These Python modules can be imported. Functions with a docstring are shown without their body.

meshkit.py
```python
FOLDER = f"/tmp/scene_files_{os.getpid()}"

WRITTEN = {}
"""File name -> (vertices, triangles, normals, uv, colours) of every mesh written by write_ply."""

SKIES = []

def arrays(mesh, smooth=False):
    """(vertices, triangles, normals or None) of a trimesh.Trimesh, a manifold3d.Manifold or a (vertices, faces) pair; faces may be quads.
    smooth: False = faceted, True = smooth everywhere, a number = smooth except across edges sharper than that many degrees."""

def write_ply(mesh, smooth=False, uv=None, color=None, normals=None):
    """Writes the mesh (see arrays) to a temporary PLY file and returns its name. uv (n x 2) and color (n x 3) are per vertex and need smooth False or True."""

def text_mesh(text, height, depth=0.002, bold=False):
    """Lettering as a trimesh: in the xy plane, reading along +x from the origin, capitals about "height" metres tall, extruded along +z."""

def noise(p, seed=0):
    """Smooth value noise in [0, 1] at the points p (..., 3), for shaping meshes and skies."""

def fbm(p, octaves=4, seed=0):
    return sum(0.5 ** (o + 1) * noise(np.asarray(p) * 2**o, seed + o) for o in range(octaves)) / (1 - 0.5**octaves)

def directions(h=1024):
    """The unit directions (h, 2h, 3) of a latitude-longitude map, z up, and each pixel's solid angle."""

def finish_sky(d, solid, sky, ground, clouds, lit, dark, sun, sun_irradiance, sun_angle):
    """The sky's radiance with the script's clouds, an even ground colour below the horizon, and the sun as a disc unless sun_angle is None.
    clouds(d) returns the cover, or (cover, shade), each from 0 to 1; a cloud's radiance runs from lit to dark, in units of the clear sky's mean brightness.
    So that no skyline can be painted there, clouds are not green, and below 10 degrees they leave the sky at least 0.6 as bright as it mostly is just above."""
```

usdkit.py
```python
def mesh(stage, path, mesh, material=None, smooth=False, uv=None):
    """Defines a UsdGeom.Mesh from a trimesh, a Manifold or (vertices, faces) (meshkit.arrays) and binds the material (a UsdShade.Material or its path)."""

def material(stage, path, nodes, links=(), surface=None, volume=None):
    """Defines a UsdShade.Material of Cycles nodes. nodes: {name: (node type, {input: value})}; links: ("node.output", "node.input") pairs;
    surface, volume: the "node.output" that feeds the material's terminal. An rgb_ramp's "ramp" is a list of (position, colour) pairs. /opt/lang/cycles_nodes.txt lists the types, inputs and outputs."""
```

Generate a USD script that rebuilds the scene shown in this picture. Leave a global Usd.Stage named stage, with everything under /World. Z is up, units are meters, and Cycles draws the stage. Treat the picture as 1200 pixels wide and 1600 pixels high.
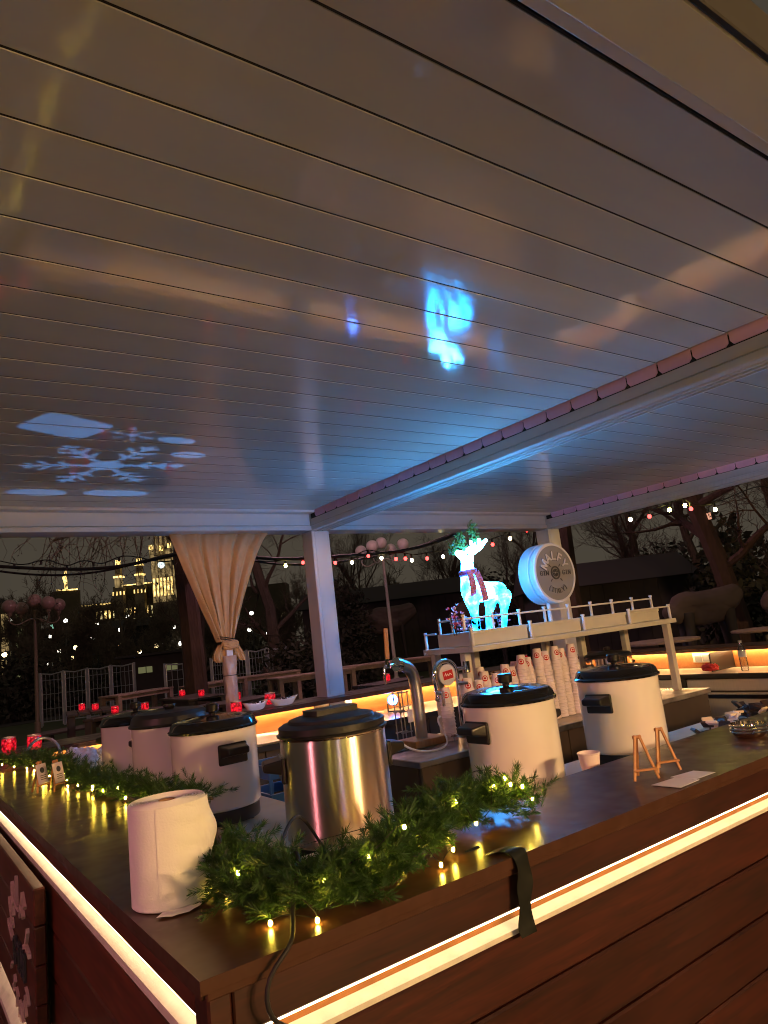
import math, random
import numpy as np, trimesh, usdkit, meshkit
from pxr import Usd, UsdGeom, UsdLux, UsdShade, Gf, Sdf, Vt
from shapely.geometry import Polygon, Point, LineString, box as sbox
from shapely import affinity
from shapely.ops import unary_union

# ------------------------------------------------------------------ stage, camera, sky, light
stage = Usd.Stage.CreateInMemory()
UsdGeom.SetStageUpAxis(stage, 'Z')
world = UsdGeom.Xform.Define(stage, '/World')
LK = '/World/Looks/'
PI = math.pi

cam = UsdGeom.Camera.Define(stage, '/World/camera')
_r = (0.81375641, -0.56989918, -0.11408517)
_d = (0.00824697, 0.20759272, -0.97818058)
_f = (0.58114756, 0.79505986, 0.17362985)
cam.AddTransformOp().Set(Gf.Matrix4d(*_r, 0, -_d[0], -_d[1], -_d[2], 0, -_f[0], -_f[1], -_f[2], 0, 0.0, 0.0, 1.62, 1))
cam.CreateHorizontalApertureAttr(36.0)
cam.CreateVerticalApertureAttr(48.0)
cam.CreateFocalLengthAttr(36.0 * 1084.15 / 1200)
cam.CreateClippingRangeAttr((0.05, 5000.0))
cam.CreateExposureAttr(0.0)

usdkit.material(stage, LK + 'night_sky', {
    's': ('sky_texture', {'sky_type': 'single_scattering', 'sun_disc': False, 'sun_elevation': -0.25, 'sun_rotation': 2.6}),
    'tc': ('texture_coordinate', {}),
    'n': ('noise_texture', {'scale': 2.2, 'detail': 5.0, 'roughness': 0.55}),
    'c': ('rgb_ramp', {'ramp': [(0.3, (0.40, 0.335, 0.245)), (0.75, (0.54, 0.45, 0.33))]}),
    'm': ('mix', {'mix_type': 'add', 'fac': 1.0}),
    'b': ('background_shader', {'strength': 0.14})},
    [('tc.generated', 'n.vector'), ('n.fac', 'c.fac'), ('c.color', 'm.color1'), ('s.color', 'm.color2'), ('m.color', 'b.color')], surface='b.background')
dome = UsdLux.DomeLight.Define(stage, '/World/sky')
UsdShade.MaterialBindingAPI.Apply(dome.GetPrim()).Bind(UsdShade.Material.Get(stage, LK + 'night_sky'))
moon = UsdLux.DistantLight.Define(stage, '/World/moon')   # what is left of daylight behind the clouds
moon.CreateIntensityAttr(0.02); moon.CreateAngleAttr(12.0); moon.CreateNormalizeAttr(True)
moon.CreateColorAttr(Gf.Vec3f(1, 0.85, 0.7)); moon.AddRotateXYZOp().Set((35, 0, 20))

# ------------------------------------------------------------------ helpers
used = {}
def numbered(parent, name):
    k = used.setdefault((parent, name), 0); used[(parent, name)] = k + 1
    return name if k == 0 else '%s_%03d' % (name, k)
def cd(p, label=None, cat=None, group=None, kind=None):
    for k, v in (('label', label), ('category', cat), ('group', group), ('kind', kind)):
        if v: p.SetCustomDataByKey(k, v)
    return p
def thing(name, label, cat, group=None, loc=(0, 0, 0), rz=0.0):
    x = UsdGeom.Xform.Define(stage, '/World/' + numbered('/World', name))
    if loc != (0, 0, 0): x.AddTranslateOp().Set(Gf.Vec3d(*map(float, loc)))
    if rz: x.AddRotateZOp().Set(math.degrees(rz))
    return cd(x.GetPrim(), label, cat, group)
def obj(name, mesh, mat, parent=None, smooth=False, label=None, cat=None, group=None, kind=None):
    base = '/World' if parent is None else str(parent.GetPath())
    p = base + '/' + numbered(base, name)
    if isinstance(mesh, list): mesh = cat_(mesh)
    m = usdkit.mesh(stage, p, mesh, LK + mat if mat else None, smooth)
    return cd(m.GetPrim(), label, cat, group, kind)
def copy(src, label, loc, rz=0.0, group=None, cat=None):
    was = src.GetCustomData(); n = src.GetName().rstrip('0123456789').rstrip('_')
    r = thing(n, label, cat or was['category'], group or was.get('group'), loc, rz)
    r.GetReferences().AddInternalReference(src.GetPath()); r.SetInstanceable(True)
    return r
def cat_(l):
    l = [x for x in l if x is not None]
    vs, fs, n = [], [], 0
    for x in l:
        v, f = (np.asarray(x.vertices), np.asarray(x.faces)) if hasattr(x, 'vertices') else (np.asarray(x[0], float), np.asarray(x[1], int))
        if f.shape[1] == 4: f = np.vstack([f[:, [0, 1, 2]], f[:, [0, 2, 3]]])
        vs.append(v); fs.append(f + n); n += len(v)
    return np.vstack(vs), np.vstack(fs)
_S = [(a, b, c) for a in (-1, 1) for b in (-1, 1) for c in (-1, 1)]
_P = np.array([[(s[0] * (1 if k == 0 else .9), s[1] * (1 if k == 1 else .9), s[2] * (1 if k == 2 else .9)) for k in range(3)] for s in _S]).reshape(-1, 3)
_hull = trimesh.Trimesh(_P, process=False).convex_hull
_idx = [int(np.argmin(((_P - v) ** 2).sum(1))) for v in _hull.vertices]
_FACE = np.array(_idx)[_hull.faces]
_ctr = _P[_FACE].mean(1); _nn = np.cross(_P[_FACE[:, 1]] - _P[_FACE[:, 0]], _P[_FACE[:, 2]] - _P[_FACE[:, 0]])
_flip = (_ctr * _nn).sum(1) < 0; _FACE[_flip] = _FACE[_flip][:, ::-1]
def cbox(hx, hy, hz, b=.002):
    h = np.array([hx, hy, hz]); b = min(b, .45 * h.min())
    P = np.array([[[s[j] * (h[j] - (0 if k == j else b)) for j in range(3)] for k in range(3)] for s in _S]).reshape(-1, 3)
    return P, _FACE
def bx(x0, x1, y0, y1, z0, z1, b=.002):
    v, f = cbox(abs(x1 - x0) / 2, abs(y1 - y0) / 2, abs(z1 - z0) / 2, b)
    return v + [(x0 + x1) / 2, (y0 + y1) / 2, (z0 + z1) / 2], f
def bar(p0, p1, w, h, b=.002, up=(0, 0, 1)):
    p0, p1 = np.array(p0, float), np.array(p1, float); d = p1 - p0; L = np.linalg.norm(d); d /= L
    u = np.cross(np.array(up, float), d)
    if np.linalg.norm(u) < 1e-4: u = np.cross((1., 0, 0), d)
    u /= np.linalg.norm(u); w2 = np.cross(d, u)
    v, f = cbox(L / 2, w / 2, h / 2, b)
    return (p0 + p1) / 2 + v[:, :1] * d + v[:, 1:2] * u + v[:, 2:] * w2, f
def rot(m, axis, ang, at=(0, 0, 0)):
    v, f = m if isinstance(m, tuple) else (np.asarray(m.vertices), np.asarray(m.faces))
    R = trimesh.transformations.rotation_matrix(ang, axis)[:3, :3]
    return (v - np.array(at)) @ R.T + np.array(at), f
def mv(m, d, s=1.0):
    v, f = m if isinstance(m, tuple) else (np.asarray(m.vertices), np.asarray(m.faces))
    return np.asarray(v) * s + np.array(d, float), f
def lathe(prof, n=40, at=(0, 0, 0)):
    P = np.array(prof, float); a = np.arange(n) * 2 * PI / n
    v = np.stack([P[:, None, 0] * np.cos(a), P[:, None, 0] * np.sin(a), np.repeat(P[:, 1:2], n, 1)], -1).reshape(-1, 3)
    i, j = np.meshgrid(np.arange(len(P) - 1), np.arange(n), indexing='ij'); k = (j + 1) % n
    q = np.stack([i * n + j, i * n + k, (i + 1) * n + k, (i + 1) * n + j], -1).reshape(-1, 4)
    return v + np.array(at, float), np.vstack([q[:, [0, 1, 2]], q[:, [0, 2, 3]]])
def tube(pts, rad, sides=8, cap=True):
    p = np.asarray(pts, float); t = np.gradient(p, axis=0); t /= np.linalg.norm(t, axis=1, keepdims=True) + 1e-12
    a = np.cross(t[0], (0, 0, 1.) if abs(t[0][2]) < .9 else (1., 0, 0)); A = []
    for k in range(len(p)):
        a = a - t[k] * (a @ t[k]); a /= np.linalg.norm(a) + 1e-12; A.append(a)
    A = np.array(A); B = np.cross(t, A); g = np.arange(sides) * 2 * PI / sides
    R = np.broadcast_to(rad, (len(p),))[:, None, None]
    v = p[:, None] + R * (np.cos(g)[None, :, None] * A[:, None] + np.sin(g)[None, :, None] * B[:, None])
    i, j = np.meshgrid(np.arange(len(p) - 1), np.arange(sides), indexing='ij'); k = (j + 1) % sides
    q = np.stack([i * sides + j, i * sides + k, (i + 1) * sides + k, (i + 1) * sides + j], -1).reshape(-1, 4)
    f = [q[:, [0, 1, 2]], q[:, [0, 2, 3]]]
    if cap:
        m = np.arange(1, sides - 1); o = (len(p) - 1) * sides
        f += [np.stack([0 * m, m + 1, m], 1), np.stack([o + 0 * m, o + m, o + m + 1], 1)]
    return v.reshape(-1, 3), np.vstack(f)
def spline(pts, n=24):
    from scipy.interpolate import CubicSpline
    p = np.array(pts, float); s = np.r_[0, np.cumsum(np.linalg.norm(np.diff(p, axis=0), axis=1))]
    return CubicSpline(s, p)(np.linspace(0, s[-1], n))
def cyl(p0, p1, r, n=16, r1=None):
    return tube([p0, p1], [r, r if r1 is None else r1], n)
def ball(c, r, sub=2, s=(1, 1, 1)):
    m = trimesh.creation.icosphere(sub, r); return np.asarray(m.vertices) * s + np.array(c, float), np.asarray(m.faces)
def extr(poly, h):
    gs = getattr(poly, 'geoms', [poly])
    return trimesh.util.concatenate([trimesh.creation.extrude_polygon(g, h, engine='earcut') for g in gs])
def place(m, o, u, w, n):
    """mesh given in a local frame -> world: x along u, y along w, z along n, from o"""
    v, f = m if isinstance(m, tuple) else (np.asarray(m.vertices), np.asarray(m.faces))
    return np.array(o, float) + v[:, :1] * np.array(u, float) + v[:, 1:2] * np.array(w, float) + v[:, 2:3] * np.array(n, float), f
def prism(poly2, axis, a, b):
    """convex or simple outline in the plane across an axis ('x' or 'y'), run from a to b"""
    m = extr(Polygon(poly2), 1.0); v = np.asarray(m.vertices); f = np.asarray(m.faces)
    if axis == 'x': w = np.stack([a + v[:, 2] * (b - a), v[:, 0], v[:, 1]], 1)
    else: w = np.stack([v[:, 0], a + v[:, 2] * (b - a), v[:, 1]], 1); f = f[:, ::-1]
    return w, f

# ------------------------------------------------------------------ materials
def pm(name, base, rough=.5, metal=0., var=0., nscale=6., bump=0., bscale=80., stretch=(1, 1, 1), extra=None, rvar=0., world_=True):
    N = {'p': ('principled_bsdf', dict({'base_color': base, 'roughness': rough, 'metallic': metal}, **(extra or {})))}; L = []
    if var or bump or rvar:
        N['g'] = ('geometry', {}); N['m'] = ('mapping', {'scale': stretch}); L.append(('g.position', 'm.vector'))
    if var:
        N['n'] = ('noise_texture', {'scale': nscale, 'detail': 6.0, 'roughness': .62}); L.append(('m.vector', 'n.vector'))
        b = np.array(base)
        N['r'] = ('rgb_ramp', {'ramp': [(.28, tuple(b * (1 - var))), (.72, tuple(np.minimum(b * (1 + var), 1)))]})
        L += [('n.fac', 'r.fac'), ('r.color', 'p.base_color')]
    if rvar:
        N['n3'] = ('noise_texture', {'scale': nscale * .7, 'detail': 5.0}); L.append(('m.vector', 'n3.vector'))
        N['mr'] = ('map_range', {'from_min': .3, 'from_max': .7, 'to_min': max(.02, rough - rvar), 'to_max': rough + rvar}); L += [('n3.fac', 'mr.value'), ('mr.result', 'p.roughness')]
    if bump:
        N['n2'] = ('noise_texture', {'scale': bscale, 'detail': 3.0}); L.append(('m.vector', 'n2.vector'))
        N['b'] = ('bump', {'strength': bump, 'distance': .01}); L += [('n2.fac', 'b.height'), ('b.normal', 'p.normal')]
    usdkit.material(stage, LK + name, N, L, surface='p.BSDF'); return name
def em(name, col, strength):
    usdkit.material(stage, LK + name, {'e': ('emission', {'color': col, 'strength': strength})}, [], surface='e.emission'); return name
def wood(name, a, b, rough, axis, scale=1.0, coat=0.):
    st = {'x': (1.2, 14, 14), 'y': (14, 1.2, 14), 'z': (14, 14, 1.2)}[axis]
    usdkit.material(stage, LK + name, {
        'g': ('geometry', {}), 'm': ('mapping', {'scale': tuple(np.array(st) * scale)}),
        'n': ('noise_texture', {'scale': 3.0, 'detail': 8.0, 'roughness': .65, 'distortion': .6}),
        'n2': ('noise_texture', {'scale': 1.3, 'detail': 3.0}), 'rr': ('geometry', {}),
        'r': ('rgb_ramp', {'ramp': [(.28, a), (.5, tuple((np.array(a) + b) / 2)), (.72, b)]}),
        'o': ('object_info', {}), 'v': ('map_range', {'from_min': 0., 'from_max': 1., 'to_min': .78, 'to_max': 1.2}),
        'h': ('hsv', {}), 'mr': ('map_range', {'from_min': .3, 'from_max': .7, 'to_min': rough * .8, 'to_max': rough * 1.25}),
        'b': ('bump', {'strength': .12, 'distance': .004}), 'p': ('principled_bsdf', {'coat_weight': coat, 'coat_roughness': .25})},
        [('g.position', 'm.vector'), ('m.vector', 'n.vector'), ('g.position', 'n2.vector'), ('n.fac', 'r.fac'), ('r.color', 'h.color'), ('o.random', 'v.value'), ('v.result', 'h.value'),
         ('h.color', 'p.base_color'), ('n2.fac', 'mr.value'), ('mr.result', 'p.roughness'), ('n.fac', 'b.height'), ('b.normal', 'p.normal')], surface='p.BSDF'); return name

wood('plank_x', (.015, .0025, .0012), (.064, .0098, .0038), .5, 'x')
wood('plank_y', (.038, .0075, .0036), (.125, .025, .010), .45, 'y')
pm('counter_laminate', (.062, .026, .016), .27, var=.14, nscale=16, bump=.02, bscale=180, rvar=.04, extra={'specular_ior_level': .38})
pm('dark_panel', (.035, .022, .016), .55, var=.2)
pm('aluminium_white', (.66, .64, .60), .32, var=.05, nscale=3)
usdkit.material(stage, LK + 'louvre_paint', {
    'g': ('geometry', {}), 'm': ('mapping', {'scale': (.6, 3.0, 3.0)}),
    'n': ('noise_texture', {'scale': 2.0, 'detail': 4.0}), 'n2': ('noise_texture', {'scale': 7.0, 'detail': 3.0}),
    'r': ('rgb_ramp', {'ramp': [(.3, (.63, .625, .53)), (.7, (.67, .665, .565))]}),
    'mr': ('map_range', {'from_min': .3, 'from_max': .7, 'to_min': .065, 'to_max': .10}),
    'b': ('bump', {'strength': .018, 'distance': .02}), 'p': ('principled_bsdf', {'specular_ior_level': .5})},
    [('g.position', 'm.vector'), ('m.vector', 'n.vector'), ('m.vector', 'n2.vector'), ('n.fac', 'r.fac'), ('r.color', 'p.base_color'), ('n.fac', 'mr.value'), ('mr.result', 'p.roughness'),
     ('n2.fac', 'b.height'), ('b.normal', 'p.normal')], surface='p.BSDF')
pm('end_cap_paint', (.78, .48, .66), .5, var=.06)  # pink lamp light put into the colour of the caps
pm('seam_black', (.012, .011, .010), .7)
pm('enamel_white', (.80, .77, .72), .12, var=.015, nscale=2, bump=.01, bscale=30, extra={'coat_weight': .4})
pm('enamel_black', (.008, .008, .009), .09)
pm('matt_black', (.012, .012, .013), .42, bump=.04, bscale=300)
pm('bakelite', (.010, .009, .009), .3)
pm('steel_polished', (.76, .70, .62), .07, 1.)
usdkit.material(stage, LK + 'steel_turned', {'t': ('combine_xyz', {'x': 0.0, 'y': 0.0, 'z': 1.0}),
    'p': ('principled_bsdf', {'base_color': (.86, .80, .70), 'metallic': 1.0, 'roughness': .30, 'anisotropic': .97})}, [('t.vector', 'p.tangent')], surface='p.BSDF')
pm('steel_brushed', (.55, .54, .52), .28, 1., bump=.05, bscale=60, stretch=(1, 1, 18))
pm('steel_front', (.58, .54, .48), .32, .55, var=.06, bump=.03, bscale=60, stretch=(1, 18, 1))
pm('steel_sheet', (.42, .41, .40), .3, 1., var=.12, rvar=.08)
pm('chrome', (.8, .8, .82), .05, 1.)
pm('paper_white', (.82, .80, .78), .85, var=.03, bump=.11, bscale=200)
pm('card_white', (.74, .70, .72), .6)
pm('cup_paper', (.80, .70, .70), .55)
pm('cardboard_tube', (.34, .19, .10), .8, var=.15)
pm('logo_red', (.50, .015, .02), .5)
pm('plastic_white', (.75, .74, .71), .35)
pm('strip_back', (.26, .10, .025), .5, var=.25, nscale=30)
pm('strip_sill', (.74, .70, .62), .4, var=.14, nscale=18, bump=.05, bscale=200)
pm('plastic_black', (.010, .010, .011), .35)
pm('plastic_blue', (.015, .09, .30), .35)
pm('rubber_black', (.012, .011, .011), .55)
pm('tape_black', (.012, .014, .012), .22, bump=.25, bscale=25)
wood('light_wood', (.36, .15, .045), (.52, .24, .085), .5, 'z')
wood('glow_board', (.34, .12, .030), (.46, .19, .055), .5, 'x', .7)
pm('worktop_pale', (.62, .54, .42), .2, var=.08, nscale=5)
pm('timber_grey', (.26, .19, .15), .6, var=.25, nscale=14)
pm('timber_dark', (.045, .032, .025), .6, var=.3)
pm('gantry_paint', (.58, .56, .47), .42, var=.06)
pm('ceramic', (.78, .76, .74), .18)
pm('curtain_cloth', (.47, .30, .15), .85, var=.08, nscale=20, bump=.12, bscale=300, extra={'sheen_weight': .2})
pm('foil_wrap', (.42, .33, .30), .22, var=.1, bump=.5, bscale=14)
pm('drape_cloth', (.085, .065, .055), .9, var=.15, bump=.1, bscale=120)
pm('grass', (.035, .050, .014), .9, var=.5, nscale=5, bump=.6, bscale=60)
pm('paving', (.10, .09, .08), .8, var=.25, nscale=4, bump=.3, bscale=40)
pm('tarmac', (.035, .033, .032), .85, var=.2)
pm('bark', (.075, .055, .042), .9, var=.35, nscale=9, bump=.8, bscale=14, stretch=(3, 3, .6))
pm('bark_far', (.17, .14, .10), .9, var=.3)  # raised bark tone stands in for haze and ambient light on far trees
pm('bark_red', (.055, .030, .023), .9, var=.35, nscale=7, bump=.9, bscale=12, stretch=(3, 3, .6))  # bark with the reddish lamp light put into its colour
pm('hedge_leaf', (.030, .032, .020), .8, var=.4)
pm('far_leaf', (.07, .062, .045), .9, var=.4)  # shrub tone lifted in the colour to stand for distant haze
pm('kiosk_wall', (.030, .025, .024), .8, var=.2)
pm('galvanised', (.34, .38, .40), .4, .6, var=.15)
pm('post_paint', (.44, .42, .38), .45, var=.1)
pm('post_brown', (.17, .13, .09), .6)
pm('globe_glass', (.82, .74, .76), .25)
pm('globe_dim', (.30, .19, .18), .3)  # weak light on the left globes put into a darker glass colour
pm('stone', (.36, .30, .20), .9, var=.2, nscale=.3)
pm('stone_dark', (.10, .085, .06), .9, var=.2, nscale=.3)
pm('slate', (.03, .03, .03), .8)
pm('cable_black', (.010, .009, .009), .6)
pm('sign_face', (.22, .22, .23), .45)  # grey puts the weak light on the white face into its colour
pm('sign_rim', (.62, .62, .64), .3)
pm('sign_letter', (.52, .50, .50), .4)
pm('sign_dark', (.045, .045, .05), .5)
pm('letter_pink', (.60, .42, .38), .45)
pm('scarf_mauve', (.46, .18, .42), .9, var=.35, nscale=90, bump=.3, bscale=200)
pm('petal_red', (.45, .03, .05), .6, var=.3, nscale=30)
pm('petal_pale', (.75, .55, .60), .6)
pm('cloth_red', (.40, .015, .02), .8, bump=.3, bscale=60)
pm('choc_dark', (.03, .018, .014), .5, var=.4, nscale=60)
pm('sugar_packet', (.75, .62, .42), .5)
pm('plastic_bag', (.80, .79, .77), .3, bump=.4, bscale=40)
pm('label_grey', (.30, .33, .36), .5)
pm('menu_pink', (.62, .50, .60), .6)
pm('wall_board', (.20, .12, .08), .7)
# water bottle, lantern glass
usdkit.material(stage, LK + 'clear_plastic', {'f': ('fresnel', {'IOR': 1.45}), 't': ('transparent_bsdf', {'color': (.86, .9, .92)}), 'g': ('glossy_bsdf', {'color': (.9, .9, .9), 'roughness': .05}), 'a': ('math', {'math_type': 'multiply_add', 'value2': 1.2, 'value3': .12}), 'm': ('mix_closure', {})},
                [('f.fac', 'a.value1'), ('a.value', 'm.fac'), ('t.BSDF', 'm.closure1'), ('g.BSDF', 'm.closure2')], surface='m.closure')
usdkit.material(stage, LK + 'lantern_glass', {
    'g': ('geometry', {}), 'v': ('voronoi_texture', {'scale': 55.0}), 'r': ('rgb_ramp', {'ramp': [(.05, (1.0, .05, .10)), (.35, (.75, .012, .03)), (.7, (.16, .002, .006))]}),
    'e': ('emission', {'strength': 1.5}), 't': ('transparent_bsdf', {'color': (.75, .06, .08)}), 'gl': ('glossy_bsdf', {'color': (.5, .5, .5), 'roughness': .12}),
    'm1': ('mix_closure', {'fac': .62}), 'm2': ('mix_closure', {'fac': .1})},
    [('g.position', 'v.vector'), ('v.distance', 'r.fac'), ('r.color', 'e.color'), ('t.BSDF', 'm1.closure1'), ('e.emission', 'm1.closure2'), ('m1.closure', 'm2.closure1'), ('gl.BSDF', 'm2.closure2')], surface='m2.closure')
# glowing acrylic of the deer, with its bright led points
usdkit.material(stage, LK + 'deer_glow', {
    'g': ('geometry', {}), 'v': ('voronoi_texture', {'scale': 42.0}), 'n': ('noise_texture', {'scale': 11.0, 'detail': 3.0, 'roughness': .6}),
    'sx': ('separate_xyz', {}), 'hz': ('map_range', {'from_min': 1.62, 'from_max': 2.06, 'to_min': -.16, 'to_max': .20}), 'ad': ('math', {'math_type': 'add'}),
    'r': ('rgb_ramp', {'ramp': [(.34, (.003, .14, .34)), (.50, (.009, .27, 1.0)), (.70, (.050, .40, 1.0))]}),
    's': ('rgb_ramp', {'ramp': [(.0, (1., 1., 1.)), (.3, (.55, .55, .55)), (.7, (.38, .38, .38))]}),
    'k': ('map_range', {'from_min': .3, 'from_max': .7, 'to_min': 38.0, 'to_max': 190.0}), 'x': ('mix', {'mix_type': 'multiply', 'fac': 1.0}),
    'e': ('emission', {'strength': 1.0})},
    [('g.position', 'v.vector'), ('g.position', 'n.vector'), ('g.position', 'sx.vector'), ('sx.z', 'hz.value'), ('n.fac', 'ad.value1'), ('hz.result', 'ad.value2'), ('ad.value', 'r.fac'), ('v.distance', 's.fac'), ('r.color', 'x.color1'), ('s.color', 'x.color2'),
     ('ad.value', 'k.value'), ('k.result', 'e.strength'), ('x.color', 'e.color')], surface='e.emission')
def needle_mat(name, a, b):
    usdkit.material(stage, LK + name, {'g': ('geometry', {}), 'r': ('rgb_ramp', {'ramp': [(0., a), (1., b)]}), 'p': ('principled_bsdf', {'roughness': .55}), 't': ('translucent_bsdf', {}), 'm': ('mix_closure', {'fac': .3})},
                    [('g.random_per_island', 'r.fac'), ('r.color', 'p.base_color'), ('r.color', 't.color'), ('p.BSDF', 'm.closure1'), ('t.BSDF', 'm.closure2')], surface='m.closure')
needle_mat('needles', (.04, .10, .022), (.15, .24, .06))
needle_mat('sprig', (.10, .15, .02), (.28, .32, .05))
needle_mat('twig_leaf', (.03, .022, .014), (.06, .04, .024))

W1 = (1.0, .70, .37)
em('led_warm', W1, 11.0)
em('led_ledge', (1.0, .62, .27), 105.0)
em('led_inner', (1.0, .62, .28), 30.0)
em('bulb_warm', (1.0, .78, .38), 30.0)
em('bulb_yellow', (1.0, .80, .16), 70.0)
em('bulb_red', (1.0, .045, .04), 9.0)
em('fairy', (1.0, .66, .06), 170.0)
em('flame', (1.0, .50, .28), 70.0)
em('spot_blue', (.06, .20, 1.0), 50.0)
em('projector_lens', (.10, .22, 1.0), 1.0)
em('pink_lamp', (1.0, .28, .35), 130.0)
em('amber_lamp', (1.0, .56, .22), 690.0)
em('mast_lamp', (1.0, .45, .58), 160.0)
em('violet_lamp', (.40, .28, 1.0), 75.0)
em('town_white', (1.0, .93, .78), 7.0)
em('town_warm', (1.0, .74, .36), 8.0)
em('town_green', (.45, 1.0, .72), 5.0)
em('town_blue', (.12, .22, 1.0), 4.0)
em('window_lit', (1.0, .80, .35), .9)
em('window_dim', (.8, .78, .35), .16)
def flood(name, col, s0, s1, sc):  # glowing stone: the floodlighting is put into emission, not cast by lamps
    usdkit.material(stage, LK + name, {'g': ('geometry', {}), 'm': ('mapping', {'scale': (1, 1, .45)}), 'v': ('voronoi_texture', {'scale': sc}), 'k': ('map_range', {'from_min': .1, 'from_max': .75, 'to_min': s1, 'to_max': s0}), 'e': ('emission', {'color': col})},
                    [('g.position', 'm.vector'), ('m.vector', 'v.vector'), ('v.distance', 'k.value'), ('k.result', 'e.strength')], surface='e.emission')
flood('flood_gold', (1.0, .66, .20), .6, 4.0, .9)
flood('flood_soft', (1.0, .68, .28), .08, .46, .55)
em('clock_face', (.85, 1.0, 1.0), 1.6)
em('clock_hand', (.05, .08, .1), .2)
em('flood_front', (1.0, .45, .28), .9)

# ------------------------------------------------------------------ ground
gx = np.linspace(-1, 1, 61); gx = np.sign(gx) * np.abs(gx) ** 3 * 900
X, Y = np.meshgrid(gx, gx, indexing='ij'); Z = (meshkit.fbm(np.stack([X / 30, Y / 30, 0 * X], -1), 3) - .5) * np.clip((np.hypot(X, Y) - 30) / 60, 0, 1) * 1.2
n_ = len(gx); i, j = np.meshgrid(np.arange(n_ - 1), np.arange(n_ - 1), indexing='ij')
q = np.stack([i * n_ + j, (i + 1) * n_ + j, (i + 1) * n_ + j + 1, i * n_ + j + 1], -1).reshape(-1, 4)
obj('lawn', (np.stack([X, Y, Z - .02], -1).reshape(-1, 3), np.vstack([q[:, [0, 1, 2]], q[:, [0, 2, 3]]])), 'grass', kind='structure')
obj('terrace_floor', bx(-6, 13, -9, 6.6, -.016, .004, .001), 'paving', kind='structure')
obj('path', bx(-40, 60, 28.5, 33, -.017, .003, .001), 'tarmac', kind='structure')

# ------------------------------------------------------------------ pergola
per = thing('pergola', 'pale louvred aluminium pergola roof on posts over the whole bar', 'pergola')
ZL, ZB = 2.81, 2.64
PITCH, Y0 = .1865, .735
rng = np.random.default_rng(4)
blade_prof = [(.002, 0), (PITCH - .004, 0), (PITCH - .004, .012), (PITCH + .012, .03), (PITCH + .012, .036), (.02, .036), (.002, .022)]
def blades(x0, x1, n, y0):
    for k in range(n):
        m = prism([(y + y0 + k * PITCH, z) for y, z in blade_prof], 'x', x0, x1)
        t = .012 + rng.normal(0, .0010)
        m = rot((m[0] + (0, 0, ZL), m[1]), (1, 0, 0), t, ((x0 + x1) / 2, y0 + (k + .5) * PITCH, ZL))
        b_ = obj('louvre_blade', m, 'louvre_paint', per)
        obj('seam_gasket', bx(x0, x1, y0 + k * PITCH - .0050, y0 + k * PITCH + .0012, ZL + .0006, ZL + .012, .0004), 'seam_black', b_)
NB = 25
blades(-.02, 3.150, NB, Y0); blades(3.385, 6.36, NB, Y0)
obj('louvre_backing', [bx(-.02, 3.15, .6, 5.5, ZL + .06, ZL + .066), bx(3.385, 6.36, .6, 5.5, ZL + .06, ZL + .066)], 'seam_black', per)
yend = Y0 + NB * PITCH
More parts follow.
